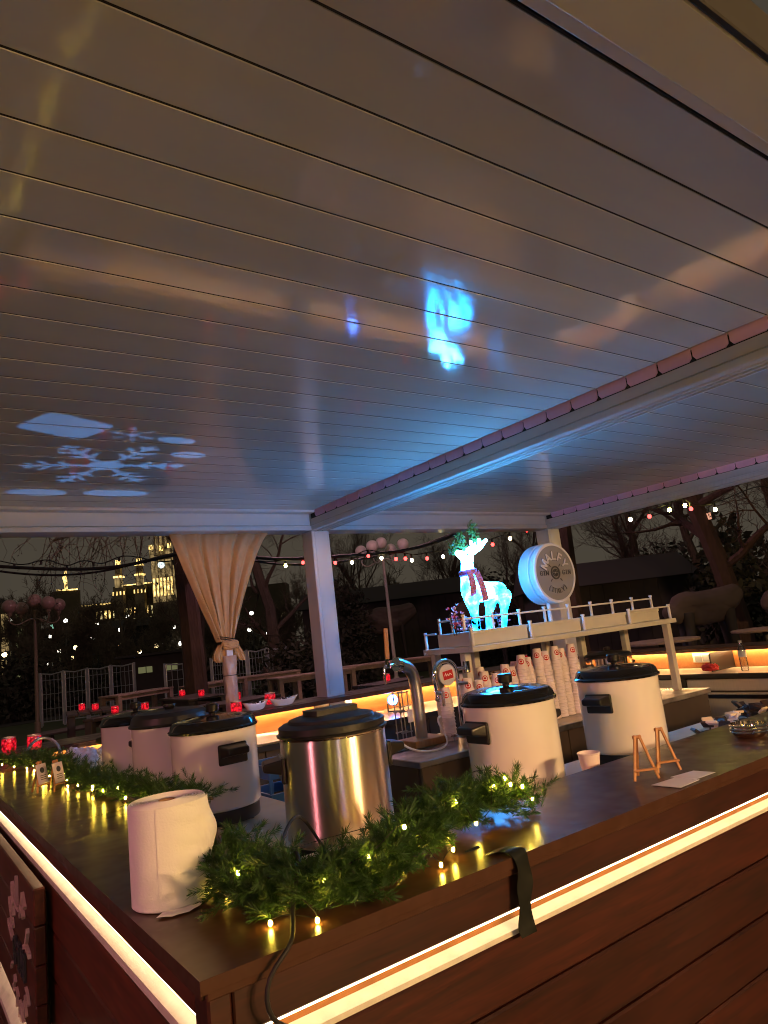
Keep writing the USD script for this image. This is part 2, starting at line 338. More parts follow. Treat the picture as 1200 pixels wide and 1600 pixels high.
# beams across: near, far;  beams along: left, middle, right
obj('gutter_cover', bx(-.30, 6.70, .460, .4745, ZB - .001, 2.75, .003), 'seam_black', per)  # added black strip that darkens the lit outer face of the near beam
obj('beam', [bx(-.30, 6.70, .475, .60, ZB, 2.705, .004), bx(-.02, 6.36, .602, .72, ZL - .012, ZL + .03, .003)], 'aluminium_white', per, label='near cross beam of the pergola')
for (a, b) in ((-.03, 3.168), (3.362, 6.37)):
    obj('beam', [bx(a, b, 5.50, 5.68, ZB + .045, 2.93, .004), bx(a, b, 5.485, 5.70, ZB, ZB + .040, .004), bx(a, b, 5.40, 5.498, ZL - .02, ZL + .05, .003)], 'aluminium_white', per, label='far cross beam of the pergola')
def long_beam(x0, x1, lab, tabs=True):
    obj('beam', [bx(x0 + .006, x1 - .006, .602, 5.70, ZB + .045, 2.93, .003), bx(x0, x1, .602, 5.72, ZB, ZB + .042, .005),
                 bx(x0 + .05, x0 + .062, .62, 5.48, ZB - .010, ZB + .004, .002), bx(x0 + .10, x0 + .112, .62, 5.48, ZB - .010, ZB + .004, .002), bx(x0 + .15, x0 + .162, .62, 5.48, ZB - .010, ZB + .004, .002)], 'aluminium_white', per, label=lab)
    if not tabs: return
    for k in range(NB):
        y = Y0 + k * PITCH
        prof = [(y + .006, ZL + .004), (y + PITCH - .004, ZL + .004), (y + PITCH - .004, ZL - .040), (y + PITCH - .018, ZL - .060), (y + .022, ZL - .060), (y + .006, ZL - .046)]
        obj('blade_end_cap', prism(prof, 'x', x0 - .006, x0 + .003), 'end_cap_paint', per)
    obj('gasket', bx(x0 + .001, x0 + .0055, .62, 5.48, ZL - .0635, ZL - .004, .0005), 'seam_black', per)
long_beam(3.170, 3.360, 'middle beam of the pergola with a row of blade end caps')
long_beam(6.372, 6.600, 'right beam of the pergola with a row of blade end caps')
long_beam(-.30, -.05, 'left beam of the pergola', False)
def post(x0, x1, y0, y1, z0=0.005):
    o = obj('post', [bx(x0, x1, y0, y1, z0, ZB - .002, .006), bx(x0 + .03, x1 - .03, y0 - .004, y0 + .004, 1.16, ZB - .01, .002)], 'aluminium_white', per)
    obj('foot_plate', bx(x0 - .02, x1 + .02, y0 - .02, y1 + .02, z0 + .001, z0 + .012, .003), 'steel_brushed', o)
post(3.172, 3.358, 5.50, 5.69); post(6.385, 6.590, 5.50, 5.69); post(-.29, -.06, 5.50, 5.69); post(6.385, 6.590, .505, .598)

# ------------------------------------------------------------------ the bar: L-shaped guest counter (front and left run)
bar_ = thing('bar_counter', 'dark wooden corner bar counter with glowing strips under its top, nearest run', 'bar counter')
XF, YF, XE, YE = .404, 1.185, 5.2, 5.26
Ltop = Polygon([(XF, YF), (XE, YF), (XE, 1.585), (.80, 1.585), (.80, YE), (XF, YE)])
m = extr(Ltop, .022); obj('counter_top', mv(m, (0, 0, 1.098)), 'counter_laminate', bar_)
obj('edge_band', [bx(XF + .012, XE, YF + .006, YF + .016, 1.083, 1.097, .002), bx(XF + .006, XF + .016, YF + .018, YE, 1.083, 1.097, .002)], 'counter_laminate', bar_)
# upper boards above the light strips
obj('fascia_board', bx(.462, XE, 1.200, 1.232, 1.012, 1.0965, .003), 'plank_x', bar_)
obj('fascia_board', bx(.420, .450, 1.265, YE, 1.040, 1.0965, .003), 'plank_y', bar_)
obj('corner_post', bx(.419, .460, 1.199, 1.262, .02, 1.0965, .004), 'plank_x', bar_)
# light channels: sloping pale sill, back wall, led tape under the upper board
obj('light_channel', [prism([(1.224, .966), (1.224, .986), (1.1985, .976), (1.1985, .966)], 'x', .463, XE), ], 'strip_sill', bar_)
obj('light_channel', bx(.463, XE, 1.2245, 1.232, .966, 1.011, .001), 'strip_back', bar_)
obj('led_strip', bx(.463, XE, 1.204, 1.212, 1.0075, 1.0105, .0005), 'led_warm', bar_)
obj('light_channel', [prism([(.444, .982), (.444, 1.012), (.4185, 1.000), (.4185, .982)], 'y', 1.266, YE), ], 'strip_sill', bar_)
obj('light_channel', bx(.4445, .450, 1.266, YE, .982, 1.038, .001), 'strip_back', bar_)
obj('led_strip', bx(.424, .432, 1.266, YE, 1.0350, 1.0385, .0005), 'led_warm', bar_)
zs = [.963, .843, .705, .574, .44, .305, .17, .03]
for k in range(7):
    obj('plank', bx(.463, XE, 1.200 + .001 * (k % 2), 1.226, zs[k + 1] + .005, zs[k], .005), 'plank_x', bar_)
    obj('plank', bx(.420 + .001 * (k % 2), .446, 1.266, YE, zs[k + 1] + .005, min(zs[k], .962) + (.017 if k == 0 else 0), .005), 'plank_y', bar_)
obj('carcass', [bx(.447, .46, 1.27, YE, .02, 1.09, .001), bx(.463, XE, 1.2335, 1.245, .02, 1.09, .001)], 'dark_panel', bar_)
# staff side worktops, backs and the hidden strips under the ledge
obj('worktop', bx(.86, XE, 1.40, 2.36, .905, .93, .004), 'worktop_pale', bar_)
obj('worktop', bx(.86, 1.48, 2.363, YE - .02, .905, .93, .004), 'worktop_pale', bar_)
obj('inner_panel', bx(.80, XE, 1.40, 1.42, .931, 1.096, .001), 'glow_board', bar_); obj('inner_panel', bx(.775, .795, 1.585, YE, .931, 1.096, .001), 'dark_panel', bar_)
obj('ledge_lip', bx(.84, XE, 1.568, 1.583, 1.085, 1.0975, .001), 'dark_panel', bar_)
obj('led_strip', bx(.86, XE, 1.447, 1.457, 1.0935, 1.0970, .0005), 'led_inner', bar_)
obj('cupboard', [bx(.90, XE, 1.60, 2.30, .02, .9045, .003), bx(.80, 1.42, 2.363, YE - .03, .02, .9045, .003)], 'dark_panel', bar_)

# sign panel on the left run
sp = thing('sign_panel', 'planked wooden sign panel fixed to the left face of the bar with raised letters', 'sign')
pz_ = [.985, .876, .767, .658, .550]
for k in range(4): obj('plank', bx(.366, .400, 2.52, 4.60, pz_[k + 1] + .002, pz_[k], .004), 'plank_y', sp)
obj('backing_batten', [bx(.401, .4185, 2.60, 2.66, .56, .95), bx(.401, .4185, 4.4, 4.46, .56, .95)], 'dark_panel', sp)
obj('light_channel', [prism([(.418, .44), (.418, .535), (.356, .462), (.356, .44)], 'y', 2.52, 4.6)], 'strip_sill', sp)
obj('led_strip', bx(.385, .393, 2.53, 4.59, .5440, .5475, .0005), 'led_warm', sp)
def letter(ch, h, depth=.012, bold=True):
    m = meshkit.text_mesh(ch, h, depth, bold); b = m.bounds; m.apply_translation((-(b[0][0] + b[1][0]) / 2, -h / 2, 0)); return m
def arc_text(parent, txt, c, R, h, a0, a1, mat, u, w, n, depth, top=True, lift=0., name='letter', bold=True, back=None):
    """letters on an arc about c in the plane (u right, w up), from angle a0 to a1 (degrees, 90 = top)"""
    u, w, n, c = map(lambda t: np.array(t, float), (u, w, n, c))
    for k, ch in enumerate(txt):
        a = math.radians(a0 + (a1 - a0) * k / max(1, len(txt) - 1)); d = np.array([math.cos(a), math.sin(a)])
        t = np.array([d[1], -d[0]]) if top else np.array([-d[1], d[0]]); up = d if top else -d
        o = c + R * (d[0] * u + d[1] * w) + lift * n
        U, V = t[0] * u + t[1] * w, up[0] * u + up[1] * w
        if back: obj('letter_backing', place(letter(ch, h, depth * .5, True), o, U * 1.12, V * 1.08, n), back, parent)
        obj(name, place(letter(ch, h, depth, bold), o + n * (depth * .2 if back else 0), U, V, n), mat, parent)
su, sw, sn = (0, -1, 0), (0, 0, 1), (-1, 0, 0)
sc = np.array([.3655, 2.79, .745])
arc_text(sp, 'MALFY', sc, .175, .10, 160, 20, 'letter_pink', su, sw, sn, .010, lift=.001, bold=False)
for k, ch in enumerate('GIN'):
    obj('letter', place(letter(ch, .085, .008, False), sc + np.array([0, .085 - .085 * k, -.02]) + np.array((-.001, 0, 0)), su, sw, sn), 'sign_dark', sp)
arc_text(sp, '(ITALY)', sc, .175, .055, 208, 332, 'letter_pink', su, sw, sn, .008, top=False, lift=.001, bold=False)

# back run of the bar and right run
bk = thing('back_bar', 'back run of the bar, raised dark ledge over a glowing orange panel', 'bar counter')
obj('ledge', bx(.404, 6.90, 5.275, 5.76, 1.105, 1.142, .004), 'counter_laminate', bk)
for a, b in ((.82, 3.08), (3.092, 5.2), (5.212, 6.60)): obj('glow_panel', bx(a, b, 5.60, 5.622, .932, 1.1035, .001), 'glow_board', bk)
obj('divider', [bx(3.0815, 3.0905, 5.33, 5.60, .932, 1.104, .001), bx(5.2015, 5.2105, 5.33, 5.60, .932, 1.104, .001)], 'plastic_black', bk)
obj('led_strip', bx(.82, 6.55, 5.560, 5.575, 1.097, 1.1045, .0005), 'led_ledge', bk)
obj('worktop', bx(.82, 6.12, 4.88, 5.598, .893, .93, .003), 'worktop_pale', bk)
obj('worktop_edge', bx(1.5, 6.12, 4.868, 4.879, .888, .931, .002), 'plastic_black', bk)
for k in range(6): obj('cupboard_door', bx(1.5 + k * .77, 1.5 + k * .77 + .762, 4.91, 4.93, .05, .885, .003), 'dark_panel', bk)
obj('carcass', bx(.82, 6.6, 4.932, 5.62, .02, .889, .002), 'dark_panel', bk)
for k in range(6): obj('plank', bx(.42, 6.88, 5.7, 5.73, .07 + k * .17, .07 + k * .17 + .165, .004), 'plank_x', bk)
sk = obj('socket_plate', bx(3.14, 3.47, 5.588, 5.599, .99, 1.075, .003), 'plastic_white', bk)
for k in range(3): obj('socket', bx(3.165 + k * .1, 3.245 + k * .1, 5.5835, 5.588, 1.0, 1.065, .002), 'plastic_white', sk)
rt = thing('side_bar', 'right run of the bar, glowing ledge over steel fridge fronts', 'bar counter')
obj('ledge', bx(6.46, 6.90, 1.4, 5.273, 1.105, 1.142, .004), 'counter_laminate', rt)
for a, b in ((1.4, 3.72), (3.74, 5.27)): obj('glow_panel', bx(6.70, 6.722, a, b, .932, 1.1035, .001), 'glow_board', rt)
obj('divider', [bx(6.30, 6.70, 3.722, 3.738, .932, 1.104, .001)], 'plastic_black', rt)
obj('led_strip', bx(6.66, 6.675, 1.4, 5.25, 1.097, 1.1045, .0005), 'led_ledge', rt)
obj('worktop', bx(6.17, 6.698, 1.4, 4.876, .90, .93, .003), 'worktop_pale', rt)
obj('worktop_edge', bx(6.158, 6.1695, 1.4, 4.86, .892, .931, .002), 'plastic_black', rt)
for k in range(4):
    y = 4.80 - k * .86
    d = obj('fridge_door', bx(6.185, 6.215, y - .80, y, .10, .76, .006), 'steel_front', rt); obj('door_pull', bx(6.172, 6.1845, y - .78, y - .02, .705, .745, .004), 'steel_polished', d)
    obj('drawer_front', bx(6.185, 6.215, y - .80, y, .775, .875, .004), 'steel_front', rt)
    obj('door_post', bx(6.176, 6.214, y - .853, y - .807, .04, .885, .004), 'plastic_black', rt)
obj('carcass', bx(6.2165, 6.72, 1.4, 4.86, .02, .899, .002), 'dark_panel', rt)
for y in (4.02, 3.10): 
    v = obj('socket_plate', bx(6.685, 6.699, y - .17, y + .12, .985, 1.075, .004), 'plastic_white', rt)
    obj('socket', [bx(6.679, 6.685, y - .15 + k * .085, y - .075 + k * .085, .993, 1.06, .002) for k in range(3)], 'label_grey', v)

# service island with the beer taps
isl = thing('service_island', 'brown service island with a steel top in the middle of the bar', 'counter')
obj('top', bx(2.33, 5.22, 3.13, 3.82, .895, .93, .004), 'steel_sheet', isl)
obj('panel', bx(2.345, 3.55, 3.15, 3.172, .03, .893, .003), 'dark_panel', isl); obj('panel', bx(3.556, 5.2, 3.15, 3.172, .03, .893, .003), 'dark_panel', isl)
obj('end_panel', bx(2.345, 2.367, 3.174, 3.80, .03, .893, .003), 'dark_panel', isl); obj('end_panel', bx(5.178, 5.20, 3.174, 3.80, .03, .893, .003), 'dark_panel', isl)
obj('corner_trim', bx(2.336, 2.352, 3.141, 3.157, .03, .893, .002), 'plastic_black', isl)

# ------------------------------------------------------------------ over-counter shelf with planters
gs = thing('overhead_shelf', 'pale painted frame shelf with planter boxes and low rails above the paper cups', 'shelf')
TX0, TX1, TY0, TY1, TZ = 2.97, 5.20, 3.30, 3.80, 1.452
obj('shelf_frame', [bx(TX0, TX1, TY0, TY0 + .04, TZ, TZ + .036, .003), bx(TX0, TX1, TY1 - .04, TY1, TZ, TZ + .036, .003), bx(TX0, TX0 + .04, TY0 + .041, TY1 - .041, TZ, TZ + .036, .003), bx(TX1 - .04, TX1, TY0 + .041, TY1 - .041, TZ, TZ + .036, .003), bx(TX0 + .041, TX1 - .041, TY0 + .041, TY1 - .041, TZ + .01, TZ + .03, .002)], 'gantry_paint', gs)
for x, y in ((3.03, 3.42), (3.36, 3.70), (4.46, 3.66), (5.10, 3.31), (3.03, 3.72), (5.10, 3.72), (4.12, 3.72)):
    obj('leg', bx(x - .026, x + .026, y, y + .05, .931, TZ - .001, .003), 'gantry_paint', gs)
xs = [2.99, 3.53, 4.08, 4.62, 5.05]
for k in range(4):
    b = obj('planter_box', bx(xs[k] + .004, xs[k + 1] - .004, 3.345, 3.66, TZ + .037, TZ + .128, .004), 'gantry_paint', gs)
    obj('rim', [bx(xs[k] + .004, xs[k + 1] - .004, 3.339, 3.3445, TZ + .108, TZ + .130, .002)], 'gantry_paint', b)
for x in (2.995, 3.53, 4.08, 4.62, 5.15): obj('rail_post', [cyl((x, 3.318, TZ + .037), (x, 3.318, TZ + .140), .011, 10), cyl((x, 3.318, TZ + .140), (x, 3.318, TZ + .152), .014, 10)], 'aluminium_white', gs)
obj('rail_post', cyl((2.99, 3.78, TZ + .037), (2.99, 3.78, TZ + .150), .011, 10), 'aluminium_white', gs)
obj('rail', bx(2.984, 2.996, 3.665, 3.78, TZ + .128, TZ + .140, .002), 'aluminium_white', gs)
obj('rail', bx(4.63, 5.15, 3.312, 3.324, TZ + .128, TZ + .140, .002), 'aluminium_white', gs)
for x in np.linspace(3.0, 5.03, 9): obj('rail_post', [cyl((x, 3.385, TZ + .130), (x, 3.385, TZ + .225), .010, 10), cyl((x, 3.385, TZ + .225), (x, 3.385, TZ + .238), .0135, 10)], 'aluminium_white', gs)
obj('rail', bx(3.0, 5.03, 3.379, 3.391, TZ + .205, TZ + .217, .002), 'aluminium_white', gs)
for y in (3.50, 3.63): obj('rail_post', cyl((3.0, y, TZ + .130), (3.0, y, TZ + .232), .010, 10), 'aluminium_white', gs)
obj('rail', bx(2.995, 3.006, 3.395, 3.63, TZ + .205, TZ + .217, .002), 'aluminium_white', gs)

# round gin sign on its pole
ds = thing('round_sign', 'round white double-sided sign with raised gin lettering on the overhead shelf', 'sign')
C0 = np.array([4.045, 3.475, 1.93]); fu, fw, fn = (1, 0, 0), (0, 0, 1), (0, -1, 0)
def dlathe(prof, n=72): return place(lathe(prof, n), C0, fu, fw, fn)
obj('rim', dlathe([(.0, -.17), (.205, -.17), (.225, -.16), (.228, -.14), (.228, -.07), (.222, -.062), (.214, -.060), (.214, -.052), (.222, -.050), (.228, -.042), (.228, -.012), (.222, 0.), (.205, .002), (.204, -.003), (.0, -.003)]), 'sign_rim', ds, smooth=30)
obj('face', dlathe([(.0, -.001), (.2035, -.001), (.2035, .0005), (.0, .0005)]), 'sign_face', ds)
FC = C0 + np.array((0, -.001, 0))
arc_text(ds, 'MALFY', FC, .128, .062, 150, 30, 'sign_letter', fu, fw, fn, .006, back='sign_dark')
for s in (-1, 1):
    for k, ch in enumerate('GIN'): obj('letter', place(letter(ch, .034, .004, False), FC + np.array([s * .122 + (k - 1) * .032, 0, 0]), fu, fw, fn), 'sign_dark', ds)
arc_text(ds, '(ITALY)', FC, .135, .036, 232, 308, 'sign_dark', fu, fw, fn, .004, top=False, bold=False)
ring = Point(0, 0).buffer(.050).difference(Point(0, 0).buffer(.038)); slice_ = Point(0, 0).buffer(.030)
for k in range(8): slice_ = slice_.difference(affinity.rotate(sbox(-.0018, 0, .0018, .027), k * 45, origin=(0, 0)))
obj('emblem', [place(extr(ring, .004), FC, fu, fw, fn), place(extr(slice_.difference(Point(0, 0).buffer(.008)), .003), FC, fu, fw, fn)], 'sign_dark', ds)
for a in (45, 135, 225, 315):
    obj('emblem_ray', place(extr(affinity.rotate(sbox(.064, -.003, .088, .003), a, origin=(0, 0)), .003), FC, fu, fw, fn), 'sign_dark', ds)
obj('pole', cyl((4.0, 3.55, 1.582), (4.0, 3.55, 1.712), .016, 14), 'aluminium_white', ds)

# ------------------------------------------------------------------ glowing deer
import manifold3d as m3
def skeleton(bones, edge=.012, iters=10):
    S = lambda p, r: m3.Manifold.sphere(r, 16).translate(tuple(map(float, p)))
    M = None
    for a, ra, b, rb in bones:
        h = m3.Manifold.batch_hull([S(a, ra), S(b, rb)]); M = h if M is None else M + h
    me = M.refine_to_length(edge).to_mesh()
    t = trimesh.Trimesh(np.array(me.vert_properties[:, :3]), np.array(me.tri_verts), process=True)
    trimesh.smoothing.filter_taubin(t, iterations=iters); return t
de = thing('light_deer', 'glowing blue and white illuminated deer figure wearing a mauve scarf on the overhead shelf', 'deer figure')
DY = 3.46
P = lambda x, z, y=0.: (x, DY + y, z)
bones = [(P(3.17, 1.835), .070, P(3.41, 1.825), .068), (P(3.17, 1.835), .070, P(3.16, 1.93), .052), (P(3.16, 1.93), .052, P(3.165, 2.03), .040), (P(3.165, 2.03), .040, P(3.175, 2.065), .045),
         (P(3.175, 2.065), .045, P(3.095, 2.098), .020), (P(3.41, 1.825), .066, P(3.44, 1.79), .055), (P(3.475, 1.845), .018, P(3.49, 1.80), .010)]
for x, y, hx, hz in ((3.135, -.040, 3.125, 1.56), (3.20, .045, 3.235, 1.56), (3.385, .045, 3.315, 1.56), (3.43, -.04, 3.385, 1.56)):
    bones += [(P(x, 1.79, y), .050, P((x + hx) / 2, 1.69, y), .024), (P((x + hx) / 2, 1.69, y), .024, P(hx, hz, y), .016)]
obj('body', skeleton(bones), 'deer_glow', de, smooth=True)
for s in (-1, 1):
    obj('ear', skeleton([(P(3.205, 2.09, s * .03), .012, P(3.245, 2.125, s * .06), .018), (P(3.245, 2.125, s * .06), .018, P(3.28, 2.15, s * .075), .006)], .006, 4), 'deer_glow', de, smooth=True)
    obj('antler', skeleton([(P(3.205, 2.10, s * .02), .011, P(3.27, 2.135, s * .035), .013), (P(3.27, 2.135, s * .035), .013, P(3.265, 2.18, s * .04), .012), (P(3.27, 2.135, s * .035), .013, P(3.325, 2.175, s * .045), .012)], .008, 4), 'deer_glow', de, smooth=True)
    obj('eye', ball(P(3.145, 2.083, s * .036), .006), 'sign_dark', de)
sc_ = obj('scarf', [place(lathe([(.056, -.02), (.062, -.01), (.062, .012), (.055, .02)], 28), P(3.163, 1.965), (1, 0, .1), (0, 1, 0), (-.1, 0, 1))], 'scarf_mauve', de, smooth=30)
for x0, dx, z1 in ((3.125, -.012, 1.80), (3.185, .03, 1.77)):
    pts = np.array([(x0 + dx * t, DY - .060 - .022 * math.sin(t * 2.2), 1.965 + (z1 - 1.965) * t) for t in np.linspace(0, 1, 9)])
    obj('scarf_end', [bar(pts[k], pts[k + 1] + (0, 0, -.002), .004, .052, .001, (1, 0, 0)) for k in range(8)], 'scarf_mauve', sc_)

def needles(path_pts, n, rad, L, seed, per=40, nl=.021, nw=.0011, flat=1.0, zmin=None, droop=.25):
    """conifer sprigs round a path: each a fan of needle blades. Returns (vertices, faces) and the sprig tips"""
    r = np.random.default_rng(seed); p = spline(path_pts, 200); t = np.gradient(p, axis=0); t /= np.linalg.norm(t, axis=1, keepdims=True)
    V, F, T = [], [], []; nb = 0
    for s in range(n):
        k = r.integers(0, 200); o = p[k] + r.normal(0, rad * .28, 3) * (1, 1, .6 * flat)
        d = r.normal(0, 1, 3); d[2] = abs(d[2]) * .75 * flat - droop * r.random(); d += t[k] * r.normal(0, .5); d /= np.linalg.norm(d)
        ln = L * r.uniform(.6, 1.25); u = np.cross(d, (0, 0, 1.)); u /= np.linalg.norm(u) + 1e-9; w = np.cross(d, u)
        q = r.random(per) ** .8; ang = r.uniform(0, 2 * PI, per); tilt = r.uniform(.45, .95, per)
        b = o + q[:, None] * ln * d; sd = np.cos(ang)[:, None] * u + np.sin(ang)[:, None] * w
        nd = np.cos(tilt)[:, None] * d + np.sin(tilt)[:, None] * sd; e = b + nd * (nl * r.uniform(.7, 1.2, per))[:, None]
        side = np.cross(nd, sd); side /= np.linalg.norm(side, axis=1, keepdims=True) + 1e-9
        mid = (b + e) / 2
        vv = np.stack([b, mid + side * nw, e, mid - side * nw], 1)
        if zmin is not None: vv[..., 2] = np.maximum(vv[..., 2], zmin + .0006 + .002 * r.random((per, 1)))
        V.append(vv.reshape(-1, 3)); bi = nb + np.arange(per) * 4
        F.append(np.stack([bi, bi + 1, bi + 2], 1)); F.append(np.stack([bi, bi + 2, bi + 3], 1)); nb += per * 4; T.append(o + d * ln)
    return (np.vstack(V), np.vstack(F)), np.array(T)
for x, z0, z1, k in ((3.085, 2.11, 2.17, 0), (3.165, 2.13, 2.215, 1), (3.295, 2.17, 2.30, 2)):
    m, _ = needles([P(x + .02, z0 - .03, .02), P(x, (z0 + z1) / 2, .03), P(x - .01, z1, .03)], 46 + 14 * k, .03, .035, 50 + k, 16, .016, .0022, 1.3)
    obj('antler_greenery', m, 'sprig', de)
def flowers(name, label, c, n, spread, seed):
    f = thing(name, label, 'flowers', 'red flower bunches at the foot of the deer'); r = np.random.default_rng(seed); a, b = [], []
    for k in range(n):
        o = np.array(c) + r.normal(0, 1, 3) * spread
        for j in range(6):
            ang = j * PI / 3 + r.random(); d = np.array([math.cos(ang), math.sin(ang) * .6 - .4, .35 + .4 * r.random()]); d /= np.linalg.norm(d); s = np.cross(d, (0, -1., .3)); s /= np.linalg.norm(s)
            l = r.uniform(.014, .026); v = np.array([o, o + d * l * .5 + s * l * .3, o + d * l, o + d * l * .5 - s * l * .3])
            (a if r.random() < .72 else b).append((v, np.array([[0, 1, 2], [0, 2, 3]])))
    obj('red_petals', a, 'petal_red', f); obj('pale_petals', b, 'petal_pale', f)
    obj('stems', [cyl(np.array(c) + (dx, .01, -.10), np.array(c) + (dx * 2, .0, .01), .003, 5) for dx in (-.02, 0, .02)], 'hedge_leaf', f)
flowers('flower_bunch', 'red and pale flower bunch left of the glowing deer', (2.985, 3.44, 1.665), 30, (.035, .03, .035), 1)
flowers('flower_bunch', 'red and pale flower bunch behind the hooves of the glowing deer', (3.19, 3.56, 1.625), 26, (.08, .03, .02), 2)
flowers('flower_bunch', 'red and pale flower bunch right of the glowing deer', (3.47, 3.52, 1.64), 26, (.035, .03, .03), 3)

# ------------------------------------------------------------------ mulled wine pots
def handle(parent, c, ang, r, zc, s=1.0, name='handle'):
    """block handle on the wall of a pot at angle ang"""
    d = np.array([math.cos(ang), math.sin(ang), 0]); t = np.array([-d[1], d[0], 0]); o = np.array(c) + d * r + np.array((0, 0, zc))
    q = lambda a, b, c_, r_: m3.Manifold.sphere(r_ * s, 12).translate(tuple(map(float, o + d * a * s + t * b * s + np.array((0, 0, c_ * s)))))
    plate_ = m3.Manifold.batch_hull([q(.000, b, c_, .006) for b in (-.046, .046) for c_ in (-.028, .028)])
    grip_ = m3.Manifold.batch_hull([q(.002, b, c_, .006) for b in (-.042, .042) for c_ in (-.004, .024)] + [q(.046, b, c_, .007) for b in (-.032, .032) for c_ in (.006, .016)])
    hollow = m3.Manifold.batch_hull([q(a, b, c_, .003) for a in (.010, .030) for b in (-.026, .026) for c_ in (-.02, .004)])
    obj(name, plate_ + (grip_ - hollow), 'bakelite', parent, smooth=35)
def pot(name, label, loc, kind, group, handles, R=.18, H=.315, rz=0.):
    p = thing(name, label, 'pot', group, loc, rz)
    body = {'white': 'enamel_white', 'steel': 'steel_polished'}[kind[0]]
    obj('base', lathe([(0, 0), (R - .010, 0), (R - .008, .004), (R - .008, .045), (R - .012, .052), (0, .052)], 56), 'plastic_black', p, smooth=30)
    for k in range(4): obj('foot', cyl(((R - .04) * math.cos(k * PI / 2 + .8), (R - .04) * math.sin(k * PI / 2 + .8), -.011), ((R - .04) * math.cos(k * PI / 2 + .8), (R - .04) * math.sin(k * PI / 2 + .8), .001), .014, 10), 'rubber_black', p)
    wall = [(R, .064), (R, .053 + H - .012)]
    if kind[0] == 'steel':   # spun metal: fine turned grooves
        wall = [(R - .0015, .064), (R - .0015, .053 + H - .012)]
        a_ = np.linspace(PI / 2, PI / 2 + 2 * PI, 121); z_ = np.linspace(.0635, .053 + H - .0115, 30); A_, Z_ = np.meshgrid(a_, z_, indexing='ij')
        V_ = np.stack([R * np.cos(A_), R * np.sin(A_), Z_], -1).reshape(-1, 3); i_, j_ = np.meshgrid(np.arange(120), np.arange(29), indexing='ij')
        q_ = np.stack([i_ * 30 + j_, (i_ + 1) * 30 + j_, (i_ + 1) * 30 + j_ + 1, i_ * 30 + j_ + 1], -1).reshape(-1, 4)
        wl = usdkit.mesh(stage, str(p.GetPath()) + '/brushed_wall', (V_, np.vstack([q_[:, [0, 1, 2]], q_[:, [0, 2, 3]]])), LK + 'steel_turned', True, np.stack([Z_, A_ / 6.3], -1).reshape(-1, 2))
    obj('body', lathe([(R - .02, .053), (R - .006, .055)] + wall + [(R + .003, .053 + H - .004), (R + .002, .053 + H)], 96), body, p, smooth=30)
    z = .053 + H
    if kind[1] == 'gloss':
        lid = obj('lid', lathe([(R - .02, z - .006), (R + .009, z - .002), (R + .011, z + .006), (R + .004, z + .012), (R - .002, z + .030), (R - .012, z + .042), (R - .03, z + .047), (R - .05, z + .044), (R - .06, z + .046), (R * .35, z + .055), (0, z + .057)], 64), 'enamel_black', p, smooth=28)
        obj('knob', lathe([(.012, z + .055), (.014, z + .066), (.026, z + .070), (.029, z + .078), (.029, z + .098), (.025, z + .104), (0, z + .106)], 24), 'bakelite', lid, smooth=30)
    elif kind[1] == 'dome':
        lid = obj('lid', lathe([(R - .02, z - .006), (R + .012, z - .001), (R + .014, z + .006), (R + .006, z + .012), (R - .002, z + .040), (R - .02, z + .058), (R * .6, z + .066), (R * .58, z + .064), (0, z + .068)], 64), 'matt_black', p, smooth=25)
        obj('grip', lathe([(.02, z + .066), (.03, z + .08), (.028, z + .088), (0, z + .09)], 24), 'bakelite', lid, smooth=30)
    else:
        lid = obj('lid', lathe([(R - .02, z - .006), (R + .008, z - .003), (R + .010, z + .003), (R + .002, z + .006), (R + .002, z + .026), (R - .012, z + .034), (R - .03, z + .036), (R - .035, z + .046), (R - .05, z + .050), (.105, z + .056), (.0, z + .058)], 64), 'matt_black', p, smooth=25)
        obj('grip', [mv(extr(Point(0, 0).buffer(.095, 24).intersection(sbox(-.095, -.05, .095, .05)), .020), (0, 0, z + .054))], 'matt_black', lid)
    for a in handles: handle(p, (0, 0, 0), a, R, .053 + H * .70, 1.22)
    # thermostat knob and front label strip on the base
    obj('control_knob', rot(lathe([(.016, 0), (.016, .012), (.012, .016), (0, .016)], 18), (0, 1, 0), PI / 2) if False else mv(lathe([(0, -.008), (.016, -.008), (.016, .006), (.013, .009), (0, .009)], 18), (0, 0, 0)) if False else place(lathe([(0, -.004), (.016, -.004), (.016, .010), (.012, .014), (0, .014)], 18), (math.cos(handles[0] + 1.57) * (R - .008), math.sin(handles[0] + 1.57) * (R - .008), .026), (-math.sin(handles[0] + 1.57), math.cos(handles[0] + 1.57), 0), (0, 0, 1), (math.cos(handles[0] + 1.57), math.sin(handles[0] + 1.57), 0)), 'bakelite', p, smooth=30)
    return p
GP = 'mulled wine pots along the bar'
pot('wine_pot', 'white enamel pot with glossy black lid and knob behind the front garland tip', (2.012, 2.07, .942), ('white', 'gloss'), GP, (math.radians(179), math.radians(-1)))
pot('wine_pot', 'white enamel pot with glossy black lid behind the two bare wooden easels', (2.735, 2.09, .942), ('white', 'gloss'), GP, (math.radians(187), math.radians(7)))
pot('wine_pot', 'polished steel pot with matt black flat lid behind the paper roll and garland', (1.245, 2.15, .931), ('steel', 'flat'), GP, (math.radians(158), math.radians(-12)), H=.34)
pot('wine_pot', 'white enamel pot with glossy black lid behind the paper roll', (1.155, 3.01, .942), ('white', 'gloss'), GP, (math.radians(-88), math.radians(92)))
pot('wine_pot', 'white enamel pot under a domed matt black lid, second in the left row', (1.13, 3.51, .942), ('white', 'dome'), GP, (math.radians(-63), math.radians(117)), H=.325)
pot('wine_pot', 'white enamel pot with glossy black lid, farthest in the left row', (1.12, 4.06, .942), ('white', 'gloss'), GP, (math.radians(-56), math.radians(124)))
